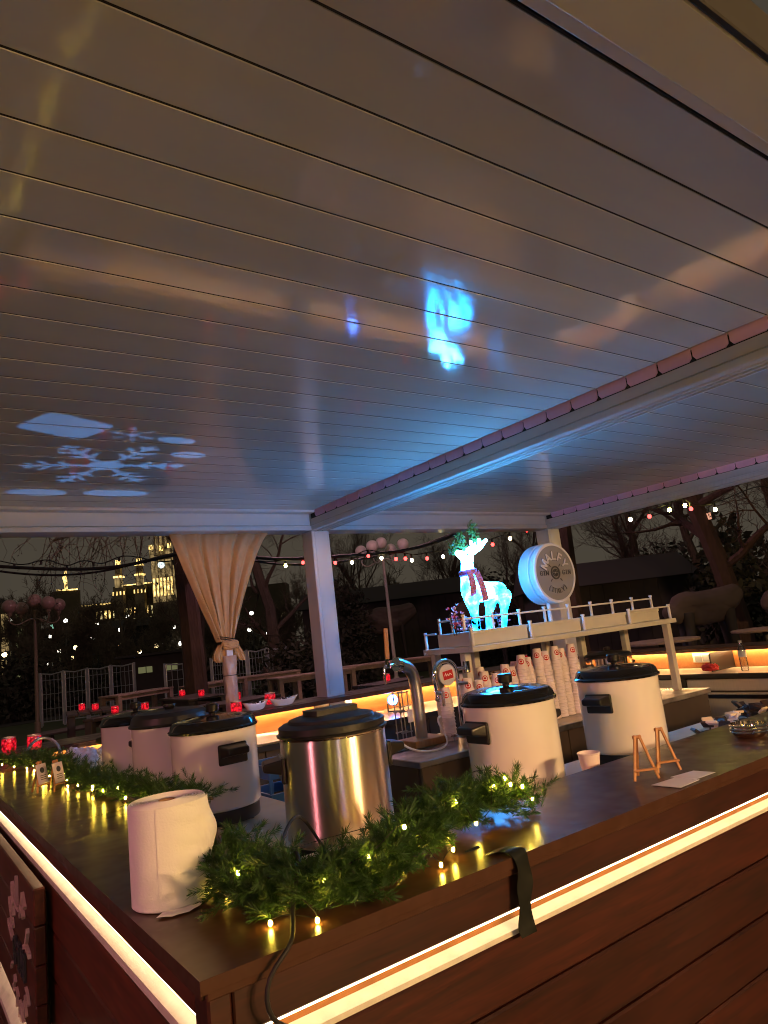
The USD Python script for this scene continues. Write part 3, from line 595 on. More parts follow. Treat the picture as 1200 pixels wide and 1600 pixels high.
bp = thing('steel_pot', 'wide polished steel pot with dark lid on the service island behind a white pot', 'pot', None, (4.47, 3.46, .931))
obj('body', lathe([(0, 0), (.165, 0), (.17, .008), (.17, .33), (.175, .335)], 56), 'steel_polished', bp, smooth=30)
lid = obj('lid', lathe([(.15, .33), (.178, .336), (.178, .345), (.16, .362), (.05, .378), (0, .38)], 48), 'matt_black', bp, smooth=30); obj('knob', lathe([(.012, .376), (.024, .39), (.024, .405), (0, .41)], 20), 'bakelite', lid, smooth=30)
handle(bp, (0, 0, 0), math.radians(-20), .17, .27, .8); handle(bp, (0, 0, 0), math.radians(160), .17, .27, .8)

# ------------------------------------------------------------------ paper roll at the corner
pr_ = thing('paper_roll', 'large white paper towel roll with a torn loose end standing on the bar corner', 'paper roll', None, (.500, 1.606, 1.1215))
R, Hh = .082, .202
g = lathe([(.019, 0), (R - .003, 0), (R, .003), (R, Hh - .003), (R - .003, Hh), (.019, Hh)], 72)
obj('roll', g, 'paper_white', pr_, smooth=30)
obj('layers', [lathe([(r_, Hh + .0005), (r_ + .0012, Hh + .0018), (r_ + .0024, Hh + .0005)], 60) for r_ in np.linspace(.028, .077, 9)], 'paper_white', pr_, smooth=30)
obj('core', lathe([(.0185, .0), (.0185, Hh - .001), (.016, Hh - .001), (.016, 0)], 32), 'cardboard_tube', pr_, smooth=30)
obj('core_hole', lathe([(.0, Hh - .045), (.0158, Hh - .045)], 24), 'seam_black', pr_)  # black disc standing for the shade down inside the core
# loose outer sheet: leaves the roll on the right and flares out, with a ragged torn edge and a hole
NA, NZ = 60, 44; vs = np.zeros((NA, NZ, 3)); keep = np.ones((NA, NZ), bool); rr = np.random.default_rng(3)
for ia in range(NA):
    s = ia / (NA - 1)
    for iz in range(NZ):
        t = iz / (NZ - 1); z = .006 + t * (Hh - .008)
        a = math.radians(-125 + 118 * s); lift = max(0, s - .55) / .45
        fl = lift ** 1.6 * .019 * (math.exp(-((t - .62) / .20) ** 2) * 1.0 + .12)
        cre = .0028 * math.sin(9 * t * PI + 5 * s) * math.exp(-((s - .45) / .22) ** 2) * (1 - t * .3) + .005 * abs(math.sin(30 * s + 8 * t)) * math.exp(-((s - .68) / .12) ** 2 - ((t - .45) / .2) ** 2)
        rad = R + .0014 + fl + cre * .9
        sag = .018 * lift * (1 - t)
        vs[ia, iz] = (rad * math.cos(a), rad * math.sin(a), z - sag * .3)
    e = .36 + .10 * math.sin(s * 9) + .03 * rr.normal()
    for iz in range(NZ):
        t = iz / (NZ - 1)
        if s > .74 and t < .30 + (s - .74) * .9 + .02 * math.sin(60 * s): keep[ia, iz] = False
        if ((s - .70) / .035) ** 2 + ((t - .40) / .045) ** 2 < 1: keep[ia, iz] = False
f = []
for ia in range(NA - 1):
    for iz in range(NZ - 1):
        if keep[ia, iz] and keep[ia + 1, iz] and keep[ia, iz + 1] and keep[ia + 1, iz + 1]: f += [(ia * NZ + iz, (ia + 1) * NZ + iz, (ia + 1) * NZ + iz + 1), (ia * NZ + iz, (ia + 1) * NZ + iz + 1, ia * NZ + iz + 1)]
obj('loose_sheet', (vs.reshape(-1, 3), np.array(f)), 'paper_white', pr_, smooth=True)
q = []
for s in np.linspace(0, 1, 14):
    a = math.radians(-118 + 70 * s); w = .022 * math.sin(PI * min(1, s * 1.1 + .05)) + .004
    q += [((R - .01) * math.cos(a), (R - .01) * math.sin(a), .0035), ((R + w) * math.cos(a) - .02 * (1 - s), (R + w) * math.sin(a) - .008 * (1 - s), .0012 + .002 * math.sin(s * 14) ** 2)]
fq = []
for k in range(13): fq += [(2 * k, 2 * k + 1, 2 * k + 3), (2 * k, 2 * k + 3, 2 * k + 2)]
obj('torn_tail', (np.array(q), np.array(fq)), 'paper_white', pr_, smooth=True)

# ------------------------------------------------------------------ garlands with fairy lights
def garland(label, path, n, rad, L, seed, lights, zmin, per=44):
    g = thing('garland', label, 'garland')
    m, tips = needles(path, n, rad, L, seed, per, zmin=zmin)
    obj('needles', m, 'needles', g, kind='stuff')
    p = spline(path, 60); obj('stem', tube(p, .005, 6), 'bark', g)
    r = np.random.default_rng(seed + 9); prev = None; wire = []
    for c in lights:
        c = np.array(c); b = obj('fairy_light', ball(c, .0040, 1, (1, 1, 1.4)), 'fairy', g)
        wire.append(c + (0, 0, .006))
    if len(wire) > 2:
        w = [];
        for a, b in zip(wire[:-1], wire[1:]): w += [a, (a + b) / 2 + r.normal(0, .02, 3) * (1, 1, .5)]
        w.append(wire[-1]); obj('wire', tube(spline(w, 8 * len(w)), .0011, 5), 'cable_black', g)
    return g
Zt = 1.1215
fr_path = [(.65, 1.66, 1.150), (.605, 1.47, 1.155), (.64, 1.315, 1.155), (.76, 1.275, 1.16), (.92, 1.325, 1.170), (1.08, 1.40, 1.180), (1.22, 1.43, 1.180), (1.36, 1.405, 1.160)]
rl = np.random.default_rng(8); pp = spline(fr_path, 100)
fl_ = [(.575, 1.285, 1.128), (.640, 1.225, 1.127), (.575, 1.42, 1.188), (.68, 1.26, 1.175), (.78, 1.25, 1.195), (.90, 1.29, 1.215), (.955, 1.25, 1.132), (1.02, 1.285, 1.140), (1.10, 1.35, 1.215), (1.16, 1.36, 1.15), (1.25, 1.38, 1.215), (1.285, 1.355, 1.215), (1.33, 1.36, 1.20), (1.37, 1.37, 1.16), (1.31, 1.40, 1.22), (.69, 1.47, 1.13), (.85, 1.42, 1.15), (1.0, 1.46, 1.16), (1.18, 1.5, 1.15), (.60, 1.55, 1.13)]
garland('green pine garland with yellow fairy lights lying along the front of the bar', fr_path, 1050, .105, .060, 21, fl_, Zt, 74)
lf_path = [(.92, 2.45, 1.135), (.80, 2.75, 1.15), (.73, 3.05, 1.155), (.71, 3.45, 1.155), (.70, 3.85, 1.16), (.70, 4.25, 1.16), (.60, 4.62, 1.16), (.47, 4.72, 1.155)]
fl2 = []
pl = spline(lf_path, 80)
for k in range(4, 80, 3):
    o = pl[k]; fl2.append((o[0] - rl.uniform(.02, .09), o[1] - rl.uniform(-.03, .06), Zt + rl.uniform(.004, .05)))
garland('long pine garland with fairy lights along the left inner edge of the bar', lf_path, 1000, .085, .062, 33, fl2, Zt, 50)

# ------------------------------------------------------------------ taps, cups and small things
tp = thing('tap_column', 'bent steel beer column with a long brown tap handle on the service island', 'beer tap')
obj('plinth', bx(2.57, 2.82, 3.47, 3.66, .931, .975, .004), 'light_wood', tp)
col = spline([(2.69, 3.56, .976), (2.69, 3.56, 1.10), (2.69, 3.56, 1.25), (2.685, 3.56, 1.32), (2.66, 3.555, 1.385), (2.60, 3.55, 1.425), (2.565, 3.545, 1.435)], 40)
obj('column', tube(col, .038, 24), 'steel_brushed', tp, smooth=40)
obj('flange', [cyl((2.575, 3.546, 1.432), (2.545, 3.543, 1.436), .043, 24)], 'chrome', tp, smooth=40)
tpc = obj('tap', [cyl((2.55, 3.544, 1.435), (2.46, 3.53, 1.436), .011, 14), cyl((2.475, 3.532, 1.445), (2.475, 3.532, 1.475), .013, 14), tube([(2.465, 3.53, 1.436), (2.445, 3.527, 1.42), (2.44, 3.526, 1.385), (2.44, 3.526, 1.33)], [.010, .010, .009, .008], 12), cyl((2.475, 3.532, 1.42), (2.475, 3.532, 1.45), .018, 14)], 'chrome', tp, smooth=40)
obj('tap_handle', bar((2.478, 3.532, 1.475), (2.49, 3.532, 1.66), .012, .030, .005, (1, 0, 0)), 'light_wood', tp)
dt = thing('badge_tap', 'chrome horseshoe beer tap with a round red badge beside the cup tower', 'beer tap')
lp = [(2.735, 3.42, 1.19), (2.735, 3.42, 1.33)] + [(2.825 - .09 * math.cos(a), 3.42, 1.33 + .09 * math.sin(a)) for a in np.linspace(.25, PI - .25, 11)] + [(2.915, 3.42, 1.33), (2.915, 3.42, 1.15), (2.93, 3.44, .94)]
obj('tube', tube(spline(lp, 70), .016, 16), 'chrome', dt, smooth=40)
obj('tap', [cyl((2.735, 3.41, 1.24), (2.735, 3.36, 1.235), .012, 12), cyl((2.735, 3.36, 1.25), (2.735, 3.36, 1.16), .010, 12)], 'chrome', dt, smooth=40)
obj('tap', [cyl((2.915, 3.41, 1.27), (2.95, 3.36, 1.27), .012, 12)], 'chrome', dt, smooth=40)
obj('tap_knob', [cyl((2.99, 3.40, 1.33), (2.99, 3.40, 1.40), .022, 14), cyl((2.92, 3.42, 1.36), (2.99, 3.40, 1.36), .012, 12)], 'chrome', dt, smooth=40)
bd = obj('badge', place(lathe([(0, -.012), (.060, -.012), (.064, -.008), (.064, .004), (.056, .008), (0, .008)], 40), (2.825, 3.405, 1.335), (1, 0, 0), (0, 0, 1), (0, -1, 0)), 'sign_rim', dt, smooth=30)
obj('badge_label', [place(extr(affinity.rotate(sbox(-.036, -.022, .036, .022).buffer(.004), 6), .0015), (2.825, 3.3965, 1.335), (1, 0, 0), (0, 0, 1), (0, -1, 0))], 'logo_red', bd)
obj('badge_script', [place(extr(LineString([(-.028, -.004), (-.02, .012), (-.014, -.006), (-.004, .006), (.004, -.006), (.014, .008), (.028, -.002)]).buffer(.0022), .001), (2.825, 3.3948, 1.335), (1, 0, 0), (0, 0, 1), (0, -1, 0))], 'card_white', bd)
obj('drip_grid', [bx(2.82, 3.0, 3.30, 3.44, .962, .968, .001)] + [bx(2.825 + k * .02, 2.829 + k * .02, 3.30, 3.44, .969, .976, .001) for k in range(9)] + [cyl((2.83 + dx, 3.31 + dy, .931), (2.83 + dx, 3.31 + dy, .962), .004, 8) for dx in (0, .15) for dy in (0, .11)], 'chrome', dt)
hz = thing('hose', 'thin pale hose curling over the steel top of the service island', 'hose')
obj('pipe', tube(spline([(2.44, 3.42, .99), (2.50, 3.36, .945), (2.60, 3.30, .938), (2.69, 3.32, .96), (2.72, 3.40, 1.04), (2.78, 3.47, 1.09)], 40), .006, 10), 'plastic_white', hz, smooth=40)
obj('end', cyl((2.44, 3.42, .99), (2.43, 3.43, .996), .009, 10), 'steel_brushed', hz)
wr = thing('wire_rack', 'small upright wire rack with a label beside the beer column', 'rack')
obj('rods', [cyl((2.70 + dx, 3.80 + dy, .931), (2.70 + dx, 3.80 + dy, 1.25), .004, 8) for dx in (0, .07) for dy in (-.03, .03)] + [cyl((2.69, 3.80 + dy, z), (2.78, 3.80 + dy, z), .004, 8) for z in (.99, 1.12, 1.24) for dy in (-.03, .03)], 'steel_brushed', wr)
obj('label', bx(2.74, 2.79, 3.745, 3.752, 1.05, 1.13, .001), 'card_white', wr)

# paper cups: one plain and one printed prototype, stacked mouth down
def cup_mesh(h=.095, rt=.027, rb=.040):
    return lathe([(rb, 0), (rb + .0022, .002), (rb + .0022, .006), (rb - .0005, .008), (rt, h), (rt - .003, h), (rt - .003, h - .005), (0, h - .005)], 22)
cupA = thing('paper_cup', 'white paper cup nested in the cup stack at the horseshoe tap', 'cup', 'plain cups of the cup stack at the horseshoe tap', (2.872, 3.50, .931))
obj('body', cup_mesh(), 'cup_paper', cupA, smooth=35)
cupB = thing('paper_cup', 'topmost paper cup with round red emblem on the cup stack at the horseshoe tap', 'cup', 'printed cups on top of the cup stacks', (2.8725, 3.50,   .931 + .0225 * 10))
cupB_body = obj('body', cup_mesh(), 'cup_paper', cupB, smooth=35)
def on_cup(poly, lift, a0=-1.95, zc=.052, h=.095, rt=.027, rb=.040):
    m = extr(poly, .0004); m = m.subdivide_to_size(.006); v = np.asarray(m.vertices); z = zc + v[:, 1]; r = rb + (rt - rb) * (z / h) + lift + v[:, 2]; a = a0 + v[:, 0] / .034
    return np.stack([r * np.cos(a), r * np.sin(a), z], 1), np.asarray(m.faces)
mark = Point(0, 0).buffer(.019, 20).difference(affinity.scale(Point(0, 0).buffer(.0135, 20), 1, 1)).union(affinity.translate(affinity.scale(Point(0, 0).buffer(.008), 1.0, .9), 0, .001)).union(sbox(-.012, -.017, .012, -.009).intersection(Point(0, 0).buffer(.019)))
for a in (-2.2, -.6, 1.2): obj('emblem', on_cup(mark, .0006, a), 'logo_red', cupB)
stacks = [(2.872, 3.50, 10, .0)] + [(2.965 + k * .083 + (k % 3) * .006, 3.385 + .012 * ((k * 7) % 3), n_, l_) for k, (n_, l_) in enumerate(((12, .0), (11, .03), (13, -.02), (12, .0), (14, .03), (13, -.03), (16, .0), (15, -.05), (17, .02), (16, -.04), (17, .02), (16, .0), (17, .03)))] + [(3.02 + k * .165, 3.50, n_, 0.) for k, n_ in enumerate((13, 14, 12, 14, 13, 14, 14))]
CO = 'first second third fourth fifth sixth seventh eighth ninth tenth eleventh twelfth thirteenth'.split()
def stack_name(k): return 'the cup stack at the horseshoe tap' if k == 0 else 'the %s %s cup stack from the left' % ((CO[k - 1], 'front') if k <= 13 else (CO[k - 14], 'rear'))
firstA = firstB = True; rc = np.random.default_rng(12); ncup = 0
for si, (x, y, n, lean) in enumerate(stacks):
    for k in range(n + 1):
        top = k == n
        if si == 0 and k == 0: continue
        if si == 0 and top: continue
        z = .931 + .0225 * k
        copy(cupB if top else cupA, ('red-emblem paper cup topping ' if top else 'white paper cup nested in ') + stack_name(si), (x + lean * k * .03 + rc.normal(0, .0007), y + rc.normal(0, .0007), z), rc.uniform(-.5, .5), None if top else 'plain cups of ' + stack_name(si))
w1 = thing('loose_cup', 'single white paper cup standing upright behind the easels', 'cup', None, (2.02, 1.715, 1.037))
obj('cup_riser', bx(1.95, 2.09, 1.66, 1.77, .931, 1.0365, .003), 'plastic_black', label='low black box under the single upright paper cup', cat='box')
def upcup(p, h=.085, rt=.038, rb=.027): obj('body', lathe([(0, .004), (rb - .002, .004), (rb - .002, 0), (rb, 0), (rt, h - .004), (rt + .0025, h - .002), (rt + .001, h + .001), (rt - .0012, h - .003), (rb - .001, .006), (0, .006)], 36), 'cup_paper', p, smooth=35)
upcup(w1, .095)
w2 = thing('saucer', 'white saucer just beyond the inner edge of the bar right of the easels', 'plate', None, (2.80, 1.80, .931))
obj('plate', lathe([(0, 0), (.05, 0), (.075, .012), (.076, .014), (.048, .004), (0, .004)], 40), 'ceramic', w2, smooth=35); obj('cup', lathe([(.03, .005), (.035, .005), (.046, .08), (.048, .082), (.044, .08), (.03, .012), (0, .012)], 32), 'ceramic', w2, smooth=35)

# easels and cards on the right, menu easels on the left
def easel(label, loc, rz, H=.115, group='bare wooden table easels', face=False):
    e = thing('table_easel', label, 'easel', group, loc, rz)
    w = .036
    for s in (-1, 1): obj('leg', bar((s * w, -.022, .003), (s * .006, 0, H), .0075, .006, .001, (0, 1, 0)), 'light_wood', e)
    obj('back_leg', bar((0, .042, .003), (0, .004, H - .004), .0075, .006, .001, (0, 1, 0)), 'light_wood', e)
    obj('ledge', bar((-w * .98, -.024, .032), (w * .98, -.024, .032), .010, .006, .001), 'light_wood', e)
    obj('hinge', cyl((-.012, .002, H - .006), (.012, .002, H - .006), .0055, 10), 'light_wood', e)
    if face:
        b = obj('menu_card', bar((0, -.024, .036), (0, -.006, .118), .058, .002, .0005, (0, -1, .2)), 'menu_pink', e)
        n = np.array((0, -.977, .214)); u = np.array((1., 0, 0)); w_ = np.array((0, .214, .977)); o = np.array((0, -.016, .078)) + n * .0016
        obj('menu_print', [place(extr(sbox(-.016, y, .016, y + .003), .0004), o, u, w_, n) for y in (-.026, -.018, -.010)] + [place(extr(Point(0, .014).buffer(.012), .0004), o, u, w_, n)], 'sign_dark', b)
    return e
easel('bare wooden table easel, left of the pair on the bar', (1.795, 1.335, Zt + .0012), math.radians(-32), .125)
easel('bare wooden table easel, right of the pair on the bar', (1.91, 1.338, Zt + .0012), math.radians(-30), .128)
easel('small easel holding a pink menu card, left of two by the garland lights', (.545, 3.50, Zt + .0012), math.radians(38), .13, 'menu easels on the left counter', True)
easel('small easel holding a pink menu card, right of two by the garland lights', (.60, 3.44, Zt + .0012), math.radians(38), .13, 'menu easels on the left counter', True)
for k, (pts, lab) in enumerate((([(1.751, 1.281), (1.850, 1.272), (1.858, 1.200), (1.76, 1.196)], 'blank white card lying below the left bare easel'), ([(1.853, 1.287), (1.948, 1.272), (1.955, 1.207), (1.862, 1.211)], 'blank white card lying below the right bare easel'))):
    obj('blank_card', mv(extr(Polygon(pts), .0012), (0, 0, Zt)), 'card_white', label=lab, cat='card')
mb = thing('metal_bowl', 'small shiny ribbed metal bowl at the right end of the bar', 'bowl', None, (2.50, 1.385, Zt))
obj('bowl', lathe([(0, 0), (.045, 0), (.058, .012), (.062, .028), (.060, .044), (.056, .044), (.056, .028), (.05, .014), (0, .008)], 48), 'steel_polished', mb, smooth=30)
obj('rib', [lathe([(.0615, z), (.0635, z + .003), (.0615, z + .006)], 48) for z in (.016, .026, .036)], 'chrome', mb, smooth=40)
tr_ = thing('black_strap', 'black glossy tape strap hanging over the front edge of the bar', 'strap')
sp_ = np.array([(1.085, 1.30, Zt + .001), (1.10, 1.24, Zt + .0012), (1.118, 1.183, Zt + .001), (1.122, 1.1795, 1.10), (1.118, 1.178, 1.06), (1.112, 1.180, 1.02), (1.106, 1.178, .985), (1.110, 1.176, .965)]); sp_ = spline(sp_, 40)
L_ = []
for k, o in enumerate(sp_):
    tw = .0035 * math.sin(k * .55); L_ += [o + (-.021, tw, -.001), o + (0, -.002 * math.sin(k * .4), 0), o + (.021, -tw, .001)]
fq = []
for k in range(39):
    for c in (0, 1): a = 3 * k + c; fq += [(a, a + 1, a + 4), (a, a + 4, a + 3)]
V_ = np.array(L_); V2 = V_ + (0, -.0012, .0012); n0 = len(V_); F_ = np.array(fq)
obj('tape', (np.vstack([V_, V2]), np.vstack([F_, F_[:, ::-1] + n0])), 'tape_black', tr_, smooth=True)
cb = thing('power_cable', 'black power cable looping from the steel pot over the front of the bar', 'cable')
obj('cord', tube(spline([(1.22, 1.97, .96), (1.05, 1.86, 1.00), (.92, 1.76, 1.145), (.80, 1.62, 1.205), (.715, 1.50, 1.19), (.665, 1.33, 1.205), (.60, 1.24, 1.15), (.545, 1.165, 1.122), (.515, 1.165, 1.095), (.505, 1.163, 1.055), (.52, 1.165, 1.025), (.56, 1.17, 1.00), (.66, 1.172, .94), (.74, 1.175, .80)], 110), .0042, 10), 'cable_black', cb, smooth=40)
obj('plug', cyl((.74, 1.175, .80), (.75, 1.175, .76), .012, 12), 'cable_black', cb)
nk = thing('crumpled_napkin', 'crumpled white napkin half hidden behind the front garland', 'napkin'); 
b = trimesh.creation.icosphere(3, .03); v = np.asarray(b.vertices); v = v * (1 + .5 * (meshkit.fbm(v * 60, 3, 5) - .5)[:, None]) * (1.3, 1, .6) + (.70, 1.72, 1.14); obj('paper', (v, np.asarray(b.faces)), 'paper_white', nk, smooth=True)
ct = thing('sauce_carton', 'low pale box on the worktop between garland and steel pot', 'box'); obj('body', bx(.86, 1.02, 1.64, 1.80, .931, 1.06, .004), 'cardboard_tube', ct); obj('flap', bx(.87, 1.01, 1.70, 1.80, 1.0605, 1.064, .001), 'paper_white', ct)

# blue drinks crates between the pots
for k, lab in enumerate(('blue plastic bottle crate, lowest of the stack between the pots', 'blue plastic bottle crate, middle of the stack between the pots', 'blue plastic bottle crate, topmost of the stack between the pots')):
    c = thing('bottle_crate', lab, 'crate', None, (1.78, 3.55, .005 + k * .345)); rr_ = []
    obj('base', bx(-.2, .2, -.15, .15, 0, .012, .003), 'plastic_blue', c)
    for z0, z1 in ((.0125, .10), (.15, .20), (.27, .335)):
        obj('side', [bx(-.2, .2, -.15, -.138, z0, z1, .003), bx(-.2, .2, .138, .15, z0, z1, .003), bx(-.2, -.188, -.137, .137, z0, z1, .003), bx(.188, .2, -.137, .137, z0, z1, .003)], 'plastic_blue', c)
    obj('corner_post', [bx(sx * .185 - .01, sx * .185 + .01, sy * .13 - .006, sy * .13 + .006, .0125, .335, .002) for sx in (-1, 1) for sy in (-1, 1)], 'plastic_blue', c)

# blue spot light standing on the back worktop
sl = thing('stage_spot', 'small black spot light glowing blue on the back worktop', 'spot light', None, (3.745, 5.32, .931))
obj('yoke', [bar((-.03, .05, .006), (.05, -.05, .006), .05, .010, .002), bar((-.035, .045, .006), (-.035, .045, .075), .02, .006, .001), bar((.04, -.045, .006), (.04, -.045, .075), .02, .006, .001)], 'plastic_black', sl)
d0 = np.array((-.62, -.72, .18)); d0 /= np.linalg.norm(d0); u0 = np.cross((0, 0, 1.), d0); u0 /= np.linalg.norm(u0); w0 = np.cross(d0, u0)
obj('can', place(lathe([(.0, -.07), (.03, -.07), (.045, -.04), (.048, .05), (.050, .055), (.046, .055), (.044, .03), (0, .03)], 32), (0, 0, .10), u0, w0, d0), 'plastic_black', sl, smooth=30)
obj('lens', place(lathe([(0, .034), (.043, .034), (.030, .040), (0, .042)], 32), (0, 0, .10), u0, w0, d0), 'spot_blue', sl, smooth=30)
obj('cord', tube(spline([(.04, .06, .06), (.14, .12, .02), (.24, .18, .006), (.36, .22, .005)], 20), .004, 8), 'cable_black', sl)

# lanterns
def lantern(label, loc, s=1.0, proto=[None]):
    if proto[0] is None:
        l = thing('red_lantern', label, 'lantern', None, loc); proto[0] = l
        obj('jar', lathe([(.030, 0), (.038, .003), (.044, .02), (.045, .06), (.042, .082), (.040, .085), (.0385, .082), (.0415, .06), (.041, .02), (.034, .006), (0, .006)], 32), 'lantern_glass', l, smooth=35)
        obj('rim', lathe([(.0400, .084), (.0435, .087), (.0435, .094), (.0385, .094), (.0385, .086)], 32), 'steel_brushed', l, smooth=30)
        cn = obj('candle', lathe([(0, .007), (.02, .007), (.02, .022), (0, .022)], 20), 'paper_white', l, smooth=30); obj('flame', ball((0, 0, .035), .0085, 2, (1, 1, 1.7)), 'flame', cn, smooth=True)
        return l
    return copy(proto[0], label, loc, 0.3 * loc[0])
L0 = 1.1432
lantern('glowing red glass lantern on the far ledge, leftmost in the picture', (.672, 5.47, L0))
lantern('glowing red glass lantern on the far ledge, second from the left', (.805, 5.33, L0))
lantern('glowing red glass lantern beside the white bowls of nuts', (2.615, 5.49, L0 + .02))
lantern('red glass lantern at the foot of the wrapped post', (2.29, 5.44, L0))
tables = []
lantern('red glass lantern on the nearest dark garden table, left one by the fence', (2.317, 11.14, 1.056))
lantern('red glass lantern on the nearest dark garden table, right one by the fence', (2.383, 10.61, 1.056))
lantern('red glass lantern above the lid of the farthest white pot', (2.304, 9.24, 1.056))
lantern('red glass lantern just left of the domed black pot lid', (2.589, 8.96, 1.056))
lantern('red glass lantern on a garden table, left of two below the big tree trunk', (3.726, 10.91, 1.056))
lantern('red glass lantern on a garden table, right of two below the big tree trunk', (3.745, 10.14, 1.056))
lantern('red glass lantern on a garden table right behind the wrapped post', (3.473, 8.20, 1.056))
lantern('red glass lantern seen left of the beer column', (5.069, 7.283, 1.056))
lantern('red glass lantern seen right of the horseshoe tap', (3.02, 3.72, 1.33)) if False else lantern('red glass lantern on the back ledge behind the horseshoe tap', (4.47, 5.45, L0))
lantern('red glass lantern on the back ledge behind the paper cup stacks', (5.62, 5.45, L0))

def nut_bowl(label, loc, rz):
    b = thing('nut_bowl', label, 'bowl', None, loc, rz)
    n = 40; t = np.linspace(0, 2 * PI, n, endpoint=False); V = []; pr__ = [(.0, .006), (.45, .004), (.6, .0), (.66, .004), (.88, .035), (1.0, .052), (.97, .054), (.84, .036), (.6, .012), (.0, .010)]
    for r_, z in pr__: V.append(np.stack([r_ * .125 * np.cos(t), r_ * .055 * np.sin(t), z + .02 * r_ ** 2 * np.cos(t) ** 2], 1))
    V = np.array(V).reshape(-1, 3); i, j = np.meshgrid(np.arange(len(pr__) - 1), np.arange(n), indexing='ij'); k = (j + 1) % n
    q = np.stack([i * n + j, i * n + k, (i + 1) * n + k, (i + 1) * n + j], -1).reshape(-1, 4); obj('dish', (V, np.vstack([q[:, [0, 1, 2]], q[:, [0, 2, 3]]])), 'ceramic', b, smooth=True)
    r = np.random.default_rng(int(loc[0] * 100)); 
    for k in range(16): obj('nut', ball((r.uniform(-.085, .085), r.uniform(-.03, .03), .045 + r.uniform(0, .02)), r.uniform(.009, .014), 1, (1.2, .9, .9)), 'choc_dark', b, smooth=True)
nut_bowl('white boat-shaped bowl of dark nuts by the wrapped post', (2.44, 5.40, L0), .25)
nut_bowl('white boat-shaped bowl of dark nuts beside the red lantern', (2.69, 5.40, L0), -.2)

# sachet bowls, water bottle, red cloth, plastic bag on worktops
def sachets(label, loc, seed):
    s = thing('sachet_bowl', label, 'bowl', None, loc); obj('dish', lathe([(0, 0), (.07, 0), (.12, .05), (.125, .055), (.115, .05), (.065, .006), (0, .006)], 40), 'ceramic', s, smooth=35); r = np.random.default_rng(seed)
    for k in range(26):
        o = np.array((r.uniform(-.09, .09), r.uniform(-.09, .09), .05 + r.uniform(0, .06))); a = r.uniform(0, PI)
        m = cbox(.024, .018, .006, .002); m = rot(m, (1, 0, 0), r.uniform(-.9, .9)); m = rot(m, (0, 0, 1), a); obj('sachet', mv(m, o), ('choc_dark', 'choc_dark', 'sugar_packet', 'card_white')[k % 4 if k % 3 else 0], s)
sachets('white bowl full of dark and pale sachets behind the right end of the bar', (3.10, 1.83, .96), 3)
sachets('second white bowl of sachets near the right frame edge', (3.48, 1.90, .97), 5)
for x in (3.10, 3.48): obj('bowl_riser', bx(x - .1, x + .1, 1.75 + (x > 3.3) * .07, 1.95 + (x > 3.3) * .05, .931, .959 + (x > 3.3) * .010, .003), 'plastic_black', label='low black riser under the %s sachet bowl' % ('left' if x < 3.3 else 'right'), cat='riser')
wb = thing('water_bottle', 'clear plastic water bottle with grey label on the right worktop', 'bottle', None, (6.33, 3.43, .931))
obj('body', lathe([(0, .003), (.028, 0), (.034, .012), (.034, .12), (.032, .125), (.034, .13), (.034, .18), (.026, .215), (.014, .235), (.013, .25)], 32), 'clear_plastic', wb, smooth=40)
obj('label', lathe([(.0348, .125), (.0348, .185)], 32), 'label_grey', wb, smooth=True); obj('cap', lathe([(.0, .272), (.0165, .272), (.0165, .25), (.0, .25)][::-1], 24), 'label_grey', wb, smooth=30)
rcl = thing('red_cloth', 'crumpled red cloth lying on the right worktop beside the water bottle', 'cloth'); b = trimesh.creation.icosphere(4, .06); v = np.asarray(b.vertices); v = v * (1 + .9 * (meshkit.fbm(v * 28, 3, 7) - .5)[:, None]) * (1.2, 1.3, .62); v[:, 2] -= v[:, 2].min(); obj('fabric', (v + (6.33, 3.76, .931), np.asarray(b.faces)), 'cloth_red', rcl, smooth=True)
pb = thing('plastic_bag', 'crumpled white plastic bag beside a pan on the left worktop', 'bag'); b = trimesh.creation.icosphere(4, .10); v = np.asarray(b.vertices)
for c, s in (((1.02, 5.02, .0), 1.0), ((1.24, 5.10, .0), .95)):
    w = v * (1 + 1.1 * (meshkit.fbm(v * 22 + c[0] * 9, 4, 3) - .5)[:, None]) * (1.05, 1, .95) * s; w[:, 2] -= w[:, 2].min(); obj('bag', (w + (c[0], c[1], .931), np.asarray(b.faces)), 'plastic_bag', pb, smooth=25)
pn = thing('steel_pan', 'shallow steel pan on the left worktop below the plastic bag', 'pan', None, (1.10, 4.66, .931)); obj('pan', lathe([(0, 0), (.13, 0), (.15, .05), (.155, .052), (.147, .05), (.125, .004), (0, .004)], 40), 'steel_polished', pn, smooth=35); obj('handle', bar((.15, 0, .045), (.30, -.06, .06), .022, .008), 'bakelite', pn)
ho = thing('black_hose', 'black hose arching out of the far end of the left garland', 'hose'); obj('pipe', tube(spline([(.70, 4.9, 1.125), (.72, 4.93, 1.20), (.79, 4.95, 1.235), (.86, 4.93, 1.20), (.88, 4.92, 1.10)], 24), .009, 10), 'steel_brushed', ho, smooth=40)
tray = thing('serving_tray', 'pale round tray on the back worktop behind the steel pot', 'tray', None, (2.30, 5.18, .931)); obj('tray', lathe([(0, 0), (.29, 0), (.31, .012), (.315, .016), (.305, .014), (.285, .004), (0, .004)], 56), 'ceramic', tray, smooth=35)
bs = thing('bar_mat', 'black ribbed bar mat on the front edge of the service island', 'mat'); obj('mat', bx(2.40, 2.56, 3.50, 3.78, .931, .94, .003), 'rubber_black', bs); obj('rib', [bx(2.405, 2.555, 3.51 + k * .02, 3.518 + k * .02, .9405, .945, .001) for k in range(13)], 'rubber_black', bs)

